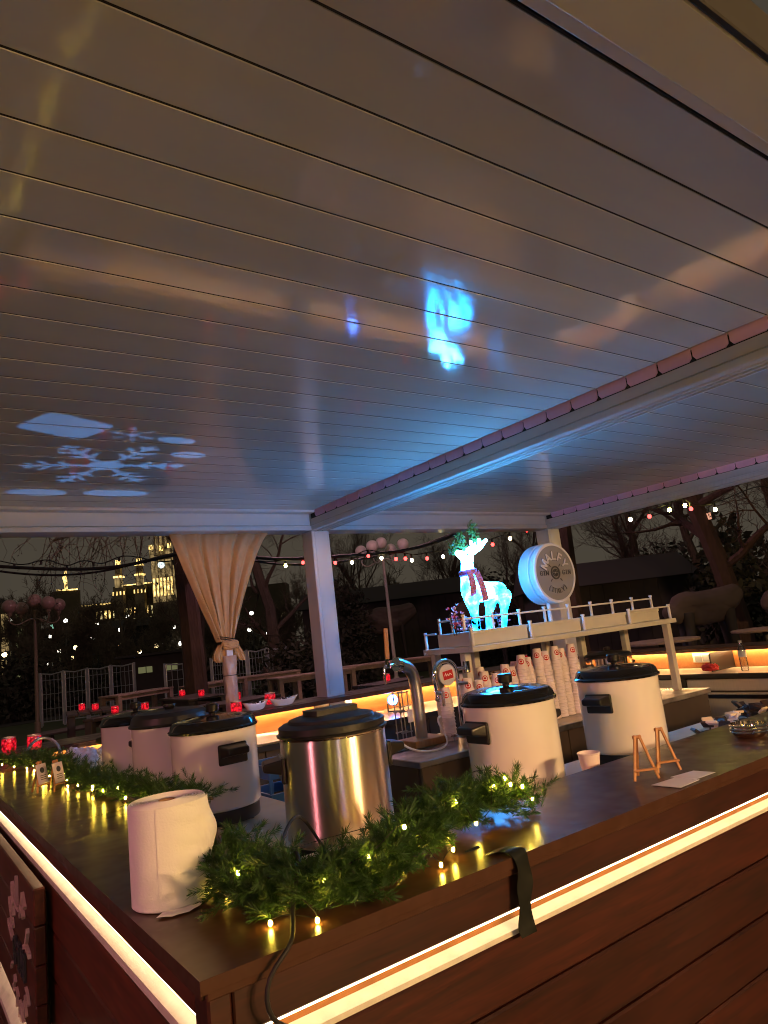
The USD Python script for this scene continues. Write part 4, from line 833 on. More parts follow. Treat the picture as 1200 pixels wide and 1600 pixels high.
# gobo projector that throws the snowflakes on the roof
PL = np.array([1.92, 4.40, .42]); hp = .06
kk = hp / (ZL - PL[2])
def flake(c, R, rot_, arms=6, core=.24):
    g = [Polygon([(R * core * math.cos(a), R * core * math.sin(a)) for a in np.arange(6) * PI / 3 + PI / 6])]
    for k in range(arms):
        a = rot_ + k * 2 * PI / arms; d = np.array((math.cos(a), math.sin(a)))
        g.append(LineString([(0, 0), d * R]).buffer(R * .040, cap_style=2))
        for q_, l in ((.42, .22), (.62, .26), (.82, .16)):
            for s in (-1, 1):
                e = np.array((math.cos(a + s * .9), math.sin(a + s * .9))); g.append(LineString([d * R * q_, d * R * q_ + e * R * l]).buffer(R * .034, cap_style=2))
    return affinity.translate(unary_union(g), c[0], c[1])
holes = unary_union([flake((1.06, 4.22), .47, -.17), affinity.rotate(sbox(.56, 3.42, .86, 3.66).buffer(.03), 24), flake((1.05, 3.60), .13, .3), affinity.rotate(affinity.scale(Point(1.30, 3.64).buffer(.1), 1.1, .6), 10), affinity.scale(Point(1.46, 3.90).buffer(.12), .9, .5), affinity.scale(Point(.80, 4.95).buffer(.16), 1.2, .6), affinity.scale(Point(1.30, 4.92).buffer(.2), 1.1, .5)])
holes = holes.intersection(Point(1.06, 4.20).buffer(1.0))
holes = affinity.translate(holes, -PL[0], -PL[1]); holes = affinity.scale(holes, kk, kk, origin=(0, 0))
plate = sbox(-.05, -.04, .03, .04).difference(holes)
pj = thing('gobo_projector', 'black snowflake projector standing on the floor inside the bar', 'projector')
obj('gobo', mv(extr(plate, .0002), PL + (0, 0, hp)), 'seam_black', pj)
obj('housing', [bx(PL[0] - .062, PL[0] - .051, PL[1] - .052, PL[1] + .052, PL[2] - .12, PL[2] + .075), bx(PL[0] + .031, PL[0] + .042, PL[1] - .052, PL[1] + .052, PL[2] - .12, PL[2] + .075), bx(PL[0] - .0505, PL[0] + .0305, PL[1] - .052, PL[1] - .041, PL[2] - .12, PL[2] + .075), bx(PL[0] - .0505, PL[0] + .0305, PL[1] + .041, PL[1] + .052, PL[2] - .12, PL[2] + .075), bx(PL[0] - .0505, PL[0] + .0305, PL[1] - .0405, PL[1] + .0405, PL[2] - .12, PL[2] - .11)], 'plastic_black', pj)
obj('stand', [cyl(PL + (-.01, 0, -.12), (PL[0] - .01, PL[1], .02), .012, 10), lathe([(0, .004), (.12, .004), (.12, .018), (.02, .03), (0, .03)], 24, (PL[0] - .01, PL[1], 0))], 'plastic_black', pj)
spl = UsdLux.SphereLight.Define(stage, '/World/gobo_projector/lamp'); spl.CreateRadiusAttr(.0002); spl.AddTranslateOp().Set(Gf.Vec3d(*PL)); spl.CreateNormalizeAttr(True); spl.CreateIntensityAttr(70.0); spl.CreateColorAttr(Gf.Vec3f(.14, .36, 1.0))

# ------------------------------------------------------------------ curtain and wrapped post
cu = thing('curtain', 'orange beige curtain hanging from the pergola beam, gathered and tied round a post', 'curtain')
def drape(rows, n=90, folds=9, seed=0, thick=.012):
    """rows: (z, xc, halfwidth, y depth amplitude). A closed cloth hung round a centre line"""
    r = np.random.default_rng(seed); ph = r.uniform(0, 2 * PI, 4); V = []
    for z, xc, hw, amp, yc in rows:
        s = np.linspace(-1, 1, n) ; s = s + .07 * np.sin(3.1 * s + ph[3] + z * 2.3) * (1 - s * s); y = yc + amp * (.6 * np.sin(folds * PI * s * .5 + ph[0]) + .3 * np.sin(folds * PI * s * .93 + ph[1]) + .2 * np.sin(folds * 2.1 * s + ph[2]))
        y = y + amp * .55 * (meshkit.fbm(np.stack([s * 9 + seed, 0 * s + z * 6, 0 * s], -1), 4, seed) - .5); V.append(np.stack([xc + hw * s + .25 * amp * np.cos(folds * PI * s * .5 + ph[0]), y, np.full(n, z)], 1))
    V = np.array(V); m = len(rows); front = V.reshape(-1, 3); back = (V + (0, thick, 0)).reshape(-1, 3)
    i, j = np.meshgrid(np.arange(m - 1), np.arange(n - 1), indexing='ij'); q = np.stack([i * n + j, (i + 1) * n + j, (i + 1) * n + j + 1, i * n + j + 1], -1).reshape(-1, 4)
    o = m * n; return np.vstack([front, back]), np.vstack([q[:, [0, 1, 2]], q[:, [0, 2, 3]], q[:, [0, 2, 1]] + o, q[:, [0, 3, 2]] + o])
rows = []
for t in np.linspace(0, 1, 36):
    z = 2.645 + (1.72 - 2.645) * t; k = t ** 1.25
    xl = 1.90 + (2.245 - 1.90) * t ** 1.05; xr = 2.80 + (2.375 - 2.80) * t ** .72
    rows.append((z, (xl + xr) / 2, (xr - xl) / 2, .022 + .018 * t, 5.62 - .015 * t))
obj('drape', drape(rows, 110, 11, 2), 'curtain_cloth', cu, smooth=True)
rows = []
for t in np.linspace(0, 1, 26):
    z = 1.70 + (1.555 - 1.70) * t; hw = .062 + .045 * math.sin(t * PI) ** .7 + .02 * t
    rows.append((z - .02 * math.sin(3 * t), 2.315 - .012 * t, hw, .022, 5.60))
obj('gathered_bundle', drape(rows, 70, 7, 5, .03), 'curtain_cloth', cu, smooth=True)
kn = trimesh.creation.icosphere(4, .058); v = np.asarray(kn.vertices); v = v * (1 + .5 * (meshkit.fbm(v * 30, 3, 11) - .5)[:, None]) * (1.35, .8, .75)
obj('knot', (v + (2.335, 5.575, 1.69), np.asarray(kn.faces)), 'curtain_cloth', cu, smooth=True)
rows = [(1.68 - .13 * t, 2.385 + .05 * t, .024 + .016 * math.sin(t * PI), .012, 5.57) for t in np.linspace(0, 1, 12)]
obj('tie_end', drape(rows, 24, 3, 6, .008), 'curtain_cloth', cu, smooth=True)
for z in (1.73, 1.735 + .012): obj('tie_cord', [tube([(2.31 + .075 * math.cos(a), 5.60 + .05 * math.sin(a), z - .018 * math.cos(a)) for a in np.linspace(0, 2 * PI, 26)], .004, 6)], 'cable_black', cu)
wp = thing('wrapped_post', 'slim roof post wrapped in crinkled silvery foil below the curtain', 'post')
n = 36; zz = np.linspace(1.143, 1.60, 40); V = []
for k, z in enumerate(zz):
    a = np.linspace(0, 2 * PI, n, endpoint=False); p = np.stack([np.cos(a), np.sin(a), np.full(n, z * 3)], 1); r_ = .056 + .016 * (meshkit.fbm(p * (2.2, 2.2, 2.5), 3, 4) - .5) * 2 + (-.006 if abs(z - 1.44) < .008 else 0)
    V.append(np.stack([2.325 + r_ * np.cos(a), 5.60 + r_ * np.sin(a), np.full(n, z)], 1))
V = np.array(V).reshape(-1, 3); i, j = np.meshgrid(np.arange(39), np.arange(n), indexing='ij'); k = (j + 1) % n; q = np.stack([i * n + j, i * n + k, (i + 1) * n + k, (i + 1) * n + j], -1).reshape(-1, 4)
obj('foil', (V, np.vstack([q[:, [0, 1, 2]], q[:, [0, 2, 3]]])), 'foil_wrap', wp, smooth=True)
obj('post', bx(2.297, 2.353, 5.572, 5.628, 1.1431, 1.70, .004), 'aluminium_white', wp)
obj('wire_tie', tube([(2.325 + .064 * math.cos(a), 5.60 + .064 * math.sin(a), 1.44) for a in np.linspace(0, 2 * PI, 30)], .003, 6), 'cable_black', wp)

# ------------------------------------------------------------------ terrace furniture
def bar_table(label, c, rz, Lx=1.5, W=.62, H=1.05, mat='timber_grey', group=None):
    t = thing('high_table', label, 'table', group, (c[0], c[1], 0.0), rz)
    for k in range(4): obj('board', bx(-Lx / 2, Lx / 2, -W / 2 + k * W / 4 + .003, -W / 2 + (k + 1) * W / 4 - .003, H - .035, H, .004), mat, t)
    for sx in (-1, 1):
        for sy in (-1, 1): obj('leg', bx(sx * (Lx / 2 - .06) - .045, sx * (Lx / 2 - .06) + .045, sy * (W / 2 - .06) - .045, sy * (W / 2 - .06) + .045, .005, H - .036, .004), mat, t)
        obj('end_rail', bx(sx * (Lx / 2 - .06) - .03, sx * (Lx / 2 - .06) + .03, -W / 2 + .106, W / 2 - .106, .22, .28, .003), mat, t)
    obj('side_rail', [bx(-Lx / 2 + .106, Lx / 2 - .106, s * (W / 2 - .06) - .02, s * (W / 2 - .06) + .02, H - .11, H - .037, .003) for s in (-1, 1)], mat, t)
    return t
bar_table('pale timber high table left of the big trunk, behind the farthest white pot', (4.30, 15.4), math.radians(24), 1.45)
bar_table('pale timber high table between the big trunk and the wrapped post', (5.85, 15.0), math.radians(24), 1.5)
bar_table('pale timber high table just right of the wrapped post', (7.25, 15.4), math.radians(-15), 1.6)
bar_table('pale timber high table touching the pergola post, left of it', (6.90, 12.5), math.radians(-3), 1.7)
bar_table('pale timber high table seen through the gap right of the pergola post', (9.05, 12.9), math.radians(-22), 2.2)
bar_table('dark high table carrying two red lanterns by the mesh fence', (2.36, 10.9), math.radians(80), 1.1, .6, mat='timber_dark')
bar_table('dark high table with two red lanterns behind the left pots', (2.45, 9.1), math.radians(40), 1.0, .6, mat='timber_dark')
bar_table('dark high table with two red lanterns below the big trunk', (3.74, 10.5), math.radians(90), 1.3, .6, mat='timber_dark')
bar_table('dark high table with a lantern behind the wrapped post', (3.50, 8.25), math.radians(20), .9, .6, mat='timber_dark')
bar_table('dark high table with a lantern left of the beer column', (5.10, 7.30), math.radians(10), .8, .5, mat='timber_dark')
def picnic(label, c, rz):
    t = thing('picnic_table', label, 'table', None, (c[0], c[1], 0.), rz)
    for k in range(4): obj('board', bx(-.75, .75, -.32 + k * .16 + .004, -.32 + (k + 1) * .16 - .004, .72, .75, .004), 'timber_dark', t)
    for s in (-1, 1): obj('bench_board', bx(-.75, .75, s * .62 - .11, s * .62 + .11, .42, .45, .004), 'timber_dark', t)
    for sx in (-.55, .55):
        obj('trestle', [bar((sx, -.60, .01), (sx, -.18, .72), .09, .045, .004, (1, 0, 0)), bar((sx, .60, .01), (sx, .18, .72), .09, .045, .004, (1, 0, 0)), bx(sx - .02, sx + .02, -.72, .72, .35, .418, .003)], 'timber_dark', t)
    return t
picnic('dark wet picnic table on the lawn left of the pots', (2.55, 12.2), .15)
picnic('second dark picnic table nearer the bar, half behind the white pots', (2.75, 8.0), .3)
for k, (x, y, w, lab) in enumerate(((7.25, 4.85, .42, 'round dark terrace table top catching light behind the right leg of the overhead shelf'), (8.25, 4.15, .35, 'round dark terrace table top at the right frame edge'))):
    t = thing('terrace_table', lab, 'table', None, (x, y, 0)); obj('top', lathe([(0, 1.17), (w, 1.17), (w + .008, 1.18), (w + .008, 1.195), (w, 1.20), (0, 1.20)], 40), 'timber_grey', t, smooth=30)
    obj('stem', cyl((0, 0, .02), (0, 0, 1.17), .035, 14), 'matt_black', t); obj('foot', lathe([(0, .005), (.25, .005), (.25, .02), (.04, .05), (0, .05)], 30), 'matt_black', t, smooth=30)
def fence(label, p0, p1, n, H=1.65, feet=True):
    p0, p1 = np.array(p0, float), np.array(p1, float); d = p1 - p0; L = np.linalg.norm(d); u = d / L
    f = thing('mesh_fence', label, 'fence', None, (p0[0], p0[1], 0.), math.atan2(d[1], d[0])); W = L / n
    for k in range(n):
        x0, x1 = k * W + .05, (k + 1) * W - .05
        pf = obj('panel_frame', [cyl((x0, 0, .04), (x0, 0, H), .024, 8), cyl((x1, 0, .04), (x1, 0, H), .024, 8), tube([(x0, 0, H), ((x0 + x1) / 2, 0, H - .05), (x1, 0, H)], .022, 8), cyl((x0, 0, .16), (x1, 0, .16), .02, 8)], 'galvanised', f, smooth=40)
        nv = 5
        for q in range(1, nv): obj('wire', cyl((x0 + (x1 - x0) * q / nv, .004, .17), (x0 + (x1 - x0) * q / nv, .004, H - .02), .0085, 5), 'galvanised', pf)
        for z in (.55, 1.0, H - .22): obj('wire', cyl((x0, -.004, z), (x1, -.004, z), .008, 5), 'galvanised', pf)
    for k in range(n + 1): obj('post', bx(k * W - .032, k * W + .032, -.03, .03, .0, H + .04, .006), 'galvanised', f)
fence('silver wire mesh fence on the lawn, left of the lanterns', (3.97, 24.9), (6.40, 23.1), 4)
fence('short silver wire mesh fence panel left of the big trunk', (7.15, 22.45), (7.95, 21.9), 1, 1.5)
fence('short silver wire mesh fence panel right of the big trunk', (8.35, 21.6), (8.75, 21.3), 1, 1.5)
fence('dim wire mesh fence right of the curtain', (8.0, 19.4), (9.35, 18.3), 3, 1.62)
def lamp_post(label, c, H, arms, s=.17, post='post_paint', rz=0., glass='globe_glass'):
    l = thing('globe_lamp_post', label, 'lamp post', None, (c[0], c[1], 0.), rz)
    obj('post', [tube([(0, 0, 0), (0, 0, .3), (0, 0, .32), (0, 0, H - .35)], [.085, .085, .06, .045], 16)], post, l, smooth=40)
    for k in range(arms):
        a = 2 * PI * k / arms; d = np.array((math.cos(a), math.sin(a), 0)); R = .74
        ar = obj('arm', tube(spline([(0, 0, H - .36), d * .25 + (0, 0, H - .40), d * .55 + (0, 0, H - .50), d * R + (0, 0, H - .40), d * R + (0, 0, H - .28)], 22), .020, 8), post, l, smooth=40)
        obj('cup', lathe([(.03, 0), (.075, .10), (.08, .15), (0, .15)], 18, d * R + (0, 0, H - .29)), post, ar, smooth=35); obj('globe', ball(d * R + (0, 0, H - .14 + s * .85), s, 3), glass, ar, smooth=True)
    obj('cup', lathe([(.03, 0), (.075, .10), (.08, .15), (0, .15)], 18, (0, 0, H - .36 + .12)), post, l, smooth=35); obj('finial', cyl((0, 0, H - .36), (0, 0, H - .2), .04, 12), post, l); obj('globe', ball((0, 0, H + .10 + s * .4), s, 3), glass, l, smooth=True)
    return l
lamp_post('old lamp post with unlit pale globes seen right of the pergola post', (12.90, 18.0), 4.35, 4, .19, rz=.55)
lamp_post('old lamp post with unlit globes at the left frame edge by the fence', (3.54, 22.8), 3.62, 4, .20, 'post_brown', .35, 'globe_dim')

# ------------------------------------------------------------------ cables and string bulbs
cbl = thing('overhead_cable', 'thick black cables slung from the left frame edge to the trees behind the post', 'cable')
c0 = spline([(-.6, 11.3, 3.28), (1.18, 10.14, 3.06), (1.86, 9.67, 2.93), (2.53, 9.19, 2.89), (3.14, 8.73, 2.95), (4.09, 8.09, 2.75), (4.42, 7.85, 2.71), (4.9, 7.52, 2.68), (5.57, 7.02, 2.68), (6.18, 6.53, 2.87), (7.2, 5.9, 3.15)], 90)
obj('cord', tube(c0, .022, 8), 'cable_black', cbl, smooth=40); obj('cord', tube(c0 + np.stack([0 * c0[:, 0], .02 + 0 * c0[:, 0], -.03 + .05 * np.sin(np.linspace(0, 17, 90))], 1), .014, 8), 'cable_black', cbl, smooth=40)
st = thing('light_string', 'thin cable with unlit bulb sockets looping along the thick cable on the left', 'string lights')
c1 = spline([(-.6, 11.3, 3.32), (.5, 10.6, 3.15), (1.18, 10.13, 3.13), (1.45, 9.95, 3.05), (1.69, 9.77, 3.07), (1.9, 9.62, 2.97), (2.06, 9.51, 3.01), (2.25, 9.4, 2.95), (2.42, 9.25, 3.0), (2.75, 9.03, 2.93), (3.14, 8.73, 2.96)], 80)
obj('cord', tube(c1, .008, 6), 'cable_black', st)
for k in range(4, 80, 6): obj('socket', cyl(c1[k], c1[k] + (0, 0, -.055), .015, 8), 'cable_black', st)
def bulb_string(label, pts, cols, sag, cordpts):
    s = thing('light_string', label, 'string lights')
    obj('cord', tube(spline(cordpts, 60), .007, 6), 'cable_black', s)
    for p_, c in zip(pts, cols):
        p_ = np.array(p_); b = obj('bulb', ball(p_, .022, 2, (1, 1, 1.15)), c, s, smooth=True)
        obj('socket', cyl(p_ + (0, 0, .022), p_ + (0, 0, .075), .014, 10), 'cable_black', s)
Y_, W_, R_ = 'bulb_yellow', 'bulb_warm', 'bulb_red'
b1 = [(4.2, 8.03, 2.65), (4.38, 7.89, 2.66), (4.72, 7.65, 2.61), (4.9, 7.53, 2.59), (5.07, 7.39, 2.65), (5.21, 7.3, 2.6), (5.36, 7.19, 2.57), (5.53, 7.08, 2.53), (5.69, 6.96, 2.53), (5.86, 6.84, 2.53), (6.38, 6.44, 2.61), (6.56, 6.29, 2.66), (6.74, 6.15, 2.74)]
b1.insert(7, (5.46, 7.12, 2.56))
bulb_string('string of red and warm white bulbs behind the pergola post and lamp post', b1, [Y_, R_, R_, W_, R_, W_, R_, R_, W_, R_, W_, R_, W_, R_], 0, [(3.9, 8.2, 2.75)] + [(x, y, z + .075) for x, y, z in b1] + [(7.3, 5.8, 3.1)])
b2 = [(6.95, 4.75, 2.60), (7.13, 4.62, 2.61), (7.31, 4.47, 2.655), (7.46, 4.36, 2.685), (7.52, 4.33, 2.64), (7.74, 4.17, 2.60)]
bulb_string('string of yellow and red bulbs below the right pergola beam', b2, [W_, R_, Y_, Y_, R_, Y_], 0, [(6.72, 4.95, 2.78)] + [(x, y, z + .075) for x, y, z in b2] + [(8.4, 3.8, 2.7)])
fl = thing('flood_light', 'small lit floodlight fixed to the tall trunk at the right', 'flood light', None, (12.10, 6.62, 3.05)); obj('housing', bx(-.06, .06, -.05, .09, -.07, .07, .012), 'plastic_black', fl); obj('lens', bx(-.068, -.0602, -.04, .08, -.06, .06, .004), 'flood_front', fl); obj('cord', tube(spline([(.02, .05, .07), (.08, .02, .3), (.03, -.05, .6)], 14), .008, 6), 'cable_black', fl)
obj('bracket', bar((.0, .1, .0), (.30, .12, -.02), .03, .03, .004), 'steel_brushed', fl)

# ------------------------------------------------------------------ trees
def make_tree(seed, H, r0, spread=1.0, levels=4, first=.3, sides=7, up=.35, dens=1.0, lean=(0, 0), minr=.004, droop=0.):
    """bare winter tree: (trunk, branches)"""
    r = np.random.default_rng(seed); trunk, br = [], []
    def grow(p, d, L, rad, lev):
        n = 6 if lev < 2 else 4; pts = [np.array(p, float)]; d = np.array(d, float)
        for k in range(n):
            d = d + r.normal(0, .10 + .07 * lev, 3) + np.array((0, 0, (up if lev else .12) * .22 - droop * .2 * (lev > 1))); d /= np.linalg.norm(d); pts.append(pts[-1] + d * L / n)
        pts = np.array(pts); rr_ = np.linspace(rad, max(minr * .7, rad * (.55 if lev == 0 else .3)), n + 1)
        (trunk if lev == 0 else br).append(tube(pts, rr_, sides if lev < 2 else (4 if lev == 2 else 3), False))
        if lev >= levels: return
        m = int((5 + 3 * r.random() + (3 if lev == 0 else 0)) * dens)
        for c in range(m):
            t = r.uniform(first if lev == 0 else .18, 1.0) if c else 1.0; k = min(int(t * n), n - 1); o = pts[k] + (pts[k + 1] - pts[k]) * (t * n - k) if t < 1 else pts[-1]
            ax = pts[min(k + 1, n)] - pts[k]; ax /= np.linalg.norm(ax); s = r.normal(0, 1, 3); s -= ax * (s @ ax); s /= np.linalg.norm(s)
            ang = r.uniform(.45, 1.05) * spread if c else .25
            nd = ax * math.cos(ang) + s * math.sin(ang)
            grow(o, nd, L * r.uniform(.38, .68) * (1 if lev else .75), max(minr, rr_[min(k + 1, n)] * r.uniform(.42, .68)), lev + 1)
    grow((0, 0, 0), (lean[0], lean[1], 1.0), H * .62, r0, 0)
    return cat_(trunk), cat_(br)
def tree(name, label, c, seed, H, r0, bark='bark', group=None, rz=0., **k):
    t = thing(name, label, 'tree', group, (c[0], c[1], -.03), rz); a, b = make_tree(seed, H, r0, **k); obj('trunk', a, bark, t, smooth=50); obj('crown', b, bark, t); return t
tree('park_tree', 'thick dark tree trunk just left of the curtain', (4.78, 13.1), 5, 11.5, .235, 'bark_red', levels=4, first=.25, spread=1.1, dens=.8, droop=.3)
tree('park_tree', 'big bare spreading tree between the curtain and the pergola post', (10.1, 20.3), 11, 9.5, .24, levels=4, first=.30, dens=1.1, spread=1.15)
tree('park_tree', 'reddish tree trunk rising right behind the round sign', (9.92, 8.1), 21, 10, .20, 'bark_red', levels=3, first=.5)
tree('park_tree', 'reddish tree trunk carrying the floodlight at the right', (12.62, 6.80), 22, 11, .20, 'bark_red', levels=4, first=.3, spread=1.2)
tree('park_tree', 'bare tree with dense upright twigs behind the lamp post on the left side', (21.4, 31.8), 31, 9.6, .18, levels=4, first=.18, up=.9, dens=1.25, spread=.8)
tree('park_tree', 'bare tree with dense upright twigs behind the lamp post on the right side', (24.4, 29.2), 32, 9.4, .18, levels=4, first=.18, up=.9, dens=1.25, spread=.8)
tree('park_tree', 'bare tree behind the head of the glowing deer', (20.2, 19.6), 33, 7.0, .17, levels=4, first=.18, up=.9, dens=1.2, spread=.85)
tree('park_tree', 'bare tree behind the overhead shelf, right of the reddish trunk', (18.8, 13.0), 34, 8.0, .17, levels=4, first=.2, up=.7, dens=1.2, spread=.9)
tree('park_tree', 'bare tree left of the floodlit trunk', (19.5, 10.8), 35, 8.5, .17, levels=4, first=.2, up=.6, dens=1.2, spread=1.)
tree('park_tree', 'bare tree at the right frame edge behind the string lights', (17.5, 7.6), 36, 8.0, .16, levels=4, first=.2, dens=1.1)
tree('park_tree', 'thin bare tree between the curtain and the trunk at its left', (9.6, 26.0), 37, 7.5, .14, levels=4, first=.2, dens=1.0)
tree('park_tree', 'bare tree at the far left before the lit facade', (6.3, 46.), 38, 7.4, .20, levels=4, first=.15, up=.6, dens=1.3, spread=.9, minr=.012, bark='bark_far')
protoT = None
spots = [(10.5, 52, 6.4, 0.), (13.2, 50, 7.2, 1.), (16.0, 53, 6.6, 2.), (18.6, 49, 7.0, 3.1), (21.5, 50, 6.2, 4.), (15.0, 60, 7.0, 5.), (24.0, 47, 7.0, .6), (26.5, 44, 6.6, 1.5), (8.2, 58, 6.8, 2.4), (20.0, 58, 7.4, 3.4), (29.5, 45, 7.2, 4.4), (33.5, 44, 7.6, 5.4), (37, 41, 8, .2), (40, 37, 8, 1.2)]
sides_ = ('first', 'second', 'third', 'fourth', 'fifth', 'sixth', 'seventh', 'eighth', 'ninth', 'tenth', 'eleventh', 'twelfth', 'thirteenth', 'fourteenth')
spots.sort(key=lambda a: a[0] / a[1])
for k, (x, y, H, a) in enumerate(spots):
    if k < 3: 
        pt = tree('far_tree', 'dark bare park tree, %s from the left in the far row between lit street lamps' % sides_[k], (x, y), 60 + k, 7.0, .17, levels=4, first=.14, up=.6, dens=1.25, spread=.95, minr=.014, bark='bark_far', group='far row of bare park trees', rz=a)
        protoT = (protoT or []) + [pt]
    else: copy(protoT[k % 3], 'dark bare park tree, %s from the left in the far row between lit street lamps' % sides_[k], (x, y, -.05), a)
# drooping leafy twigs of a nearer tree, hanging into view at the upper left
tw = thing('hanging_branch', 'thin drooping branches with a few withered leaves below the far beam at the left', 'branch'); r = np.random.default_rng(77); L1, L2 = [], []
for k in range(70):
    q0 = r.random(); p = np.array((2.0 + 2.3 * q0, 12.35 - 1.2 * q0, 3.55 + r.uniform(-.05, .75) + .25 * q0)); d = np.array((r.uniform(-.5, .3), r.uniform(-.2, .2), -.7)); pts = [p]
    for s in range(6): d = d + r.normal(0, .16, 3) + (0, 0, -.05); d /= np.linalg.norm(d); pts.append(pts[-1] + d * r.uniform(.10, .2))
    L1.append(tube(pts, np.linspace(.008, .003, 7), 4, False))
    for s in range(5):
        o = pts[r.integers(1, 7)]; e = o + r.normal(0, 1, 3) * (.12, .12, .08) + (0, 0, -.08); L1.append(tube([o, (o + e) / 2 + (0, 0, .015), e], [.004, .003, .002], 3, False))
        for q_ in range(2):
            n1 = r.normal(0, 1, 3); n1 /= np.linalg.norm(n1); n2 = np.cross(n1, r.normal(0, 1, 3)); n2 /= np.linalg.norm(n2); l = r.uniform(.02, .038)
            L2.append((np.array([e, e + n1 * l * .5 + n2 * l * .3, e + n1 * l, e + n1 * l * .5 - n2 * l * .3]), np.array([[0, 1, 2], [0, 2, 3]]))); e = e + n1 * .03
L1.append(tube(spline([(4.6, 12.6, 5.2), (4.0, 11.4, 4.4), (3.2, 11.7, 4.05), (2.2, 12.2, 3.75)], 16), .022, 6, False))
obj('twigs', L1, 'bark', tw); obj('leaves', L2, 'twig_leaf', tw, kind='stuff')

# ------------------------------------------------------------------ dark hedge, kiosks and covered figures behind the bar
def bush_mesh(cx, cy, lx, ly, h, n, seed, leaf=.10):
    r = np.random.default_rng(seed); V, F = [], []
    u = r.normal(0, 1, (n, 3)); u[:, 2] = np.abs(u[:, 2]); u /= np.linalg.norm(u, axis=1, keepdims=True); f = r.random((n, 1)) ** .35
    c = u * f * (lx / 2, ly / 2, h) * (.75 + .5 * meshkit.noise(u * 3 + seed))[:, None] + (cx, cy, 0)
    a = r.normal(0, 1, (n, 3)); a /= np.linalg.norm(a, axis=1, keepdims=True); b = np.cross(a, r.normal(0, 1, (n, 3))); b /= np.linalg.norm(b, axis=1, keepdims=True); s = leaf * r.uniform(.6, 1.3, (n, 1))
    v = np.stack([c - a * s, c + b * s * .5, c + a * s, c - b * s * .5], 1).reshape(-1, 3); i = np.arange(n) * 4
    return v, np.vstack([np.stack([i, i + 1, i + 2], 1), np.stack([i, i + 2, i + 3], 1)])
def bush(label, cx, cy, lx, ly, h, n, seed, leaf=.1):
    b = thing('dark_bush', label, 'bush'); obj('foliage', bush_mesh(cx, cy, lx, ly, h, n, seed, leaf), 'hedge_leaf', b)
    obj('stem', [cyl((cx + dx, cy, 0), (cx + dx * 2, cy + .1, h * .6), .04, 6) for dx in (-lx * .2, 0, lx * .2)], 'bark', b)
bush('dark evergreen bush low between the curtain and the pergola post', 9.6, 17.6, 3.2, 1.6, 1.9, 3800, 1)
bush('dark evergreen bush beside the pergola post on its right', 12.9, 20.4, 1.9, 1.6, 3.5, 3000, 2)
bush('dark evergreen mass behind the covered figure in the right half', 16.3, 10.6, 4.5, 2.5, 3.1, 5200, 3)
bush('dark rounded evergreen crown right behind the right covered figure', 14.0, 7.6, 2.2, 1.8, 2.9, 3200, 4)
bush('long low dark hedge behind the mesh fence on the left lawn', 10.0, 35.0, 18, 2.0, 1.5, 5000, 5, .16)
bush('dark bush at the far left behind the lamp post', 4.2, 31.0, 4.4, 2.2, 2.3, 4200, 6, .14)
bush('dark bush right of the lamp post globes', 20.0, 20.4, 3.6, 2.0, 3.4, 4200, 7, .12)
def kiosk(label, c, rz, L, W, H, ridge):
    k = thing('kiosk', label, 'kiosk', None, (c[0], c[1], 0.), rz)
    obj('wall', bx(-L / 2, L / 2, -W / 2, W / 2, 0, H, .01), 'kiosk_wall', k)
    for q_ in range(int(L / .3)): obj('board', bx(-L / 2 + q_ * .3 + .008, -L / 2 + q_ * .3 + .292, -W / 2 - .014, -W / 2 - .0005, .1, H - .02, .003), 'kiosk_wall', k)
    obj('roof', prism([(-W / 2 - .25, H - .02), (W / 2 + .25, H - .02), (0, H + ridge)], 'x', -L / 2 - .2, L / 2 + .2), 'slate', k)
kiosk('dark boarded kiosk with a low roof behind the lamp post', (17.6, 25.0), math.radians(-38), 6.6, 2.8, 3.05, .70)
kiosk('dark boarded kiosk with a pitched roof behind the round sign', (13.6, 10.4), math.radians(-38), 3.4, 1.8, 2.2, .55)
def covered(label, c, rz, s, seed, zs=1.0):
    f = thing('covered_figure', label, 'covered figure', None, (c[0], c[1], 0.), rz)
    S_ = lambda p, r: ((p[0] * s, 0 + p[1] * s, p[2] * s), r * s)
    B = [((-.38, 0, 1.52), .20, (.30, 0, 1.56), .22), ((.30, 0, 1.56), .22, (.52, 0, 1.66), .14), ((-.38, 0, 1.52), .19, (-.52, 0, 1.40), .15), ((-.1, 0, 1.42), .22, (.2, 0, 1.42), .22)]
    t = skeleton([((a[0] * s, a[1] * s, a[2] * zs), ra * s, (b[0] * s, b[1] * s, b[2] * zs), rb * s) for a, ra, b, rb in B], .03, 6)
    v = np.asarray(t.vertices); nn = t.vertex_normals; w = np.stack([v[:, 0] * 2.2, v[:, 1] * 2, v[:, 2] * 13 + v[:, 0] * 5 - 6 * v[:, 0] ** 2], 1)
    v = v + nn * (.045 * (np.sin(w[:, 2]) * .5 + (meshkit.fbm(w * (.8, .8, .5), 3, seed) - .5))[:, None]); obj('dust_sheet', (v, np.asarray(t.faces)), 'drape_cloth', f, smooth=True)
    for x in (-.36, .36):
        for y in (-.12, .12): obj('leg', tube([(x * s, y * s, .02), (x * s, y * s, .5 * zs), (x * s * .95, y * s, 1.0 * zs), (x * s * .9, y * s, 1.42 * zs)], [.05, .045, .065, .10], 8), 'kiosk_wall', f, smooth=True)
    obj('stand', [bar((-.5 * s, -.14 * s, .03), (.5 * s, -.14 * s, .03), .06, .05), bar((-.5 * s, .14 * s, .03), (.5 * s, .14 * s, .03), .06, .05)], 'kiosk_wall', f)
    return f
covered('bulky animal-shaped figure under a dark dust sheet behind the lamp post', (14.9, 21.2), math.radians(-35), 1.9, 1, 1.45)
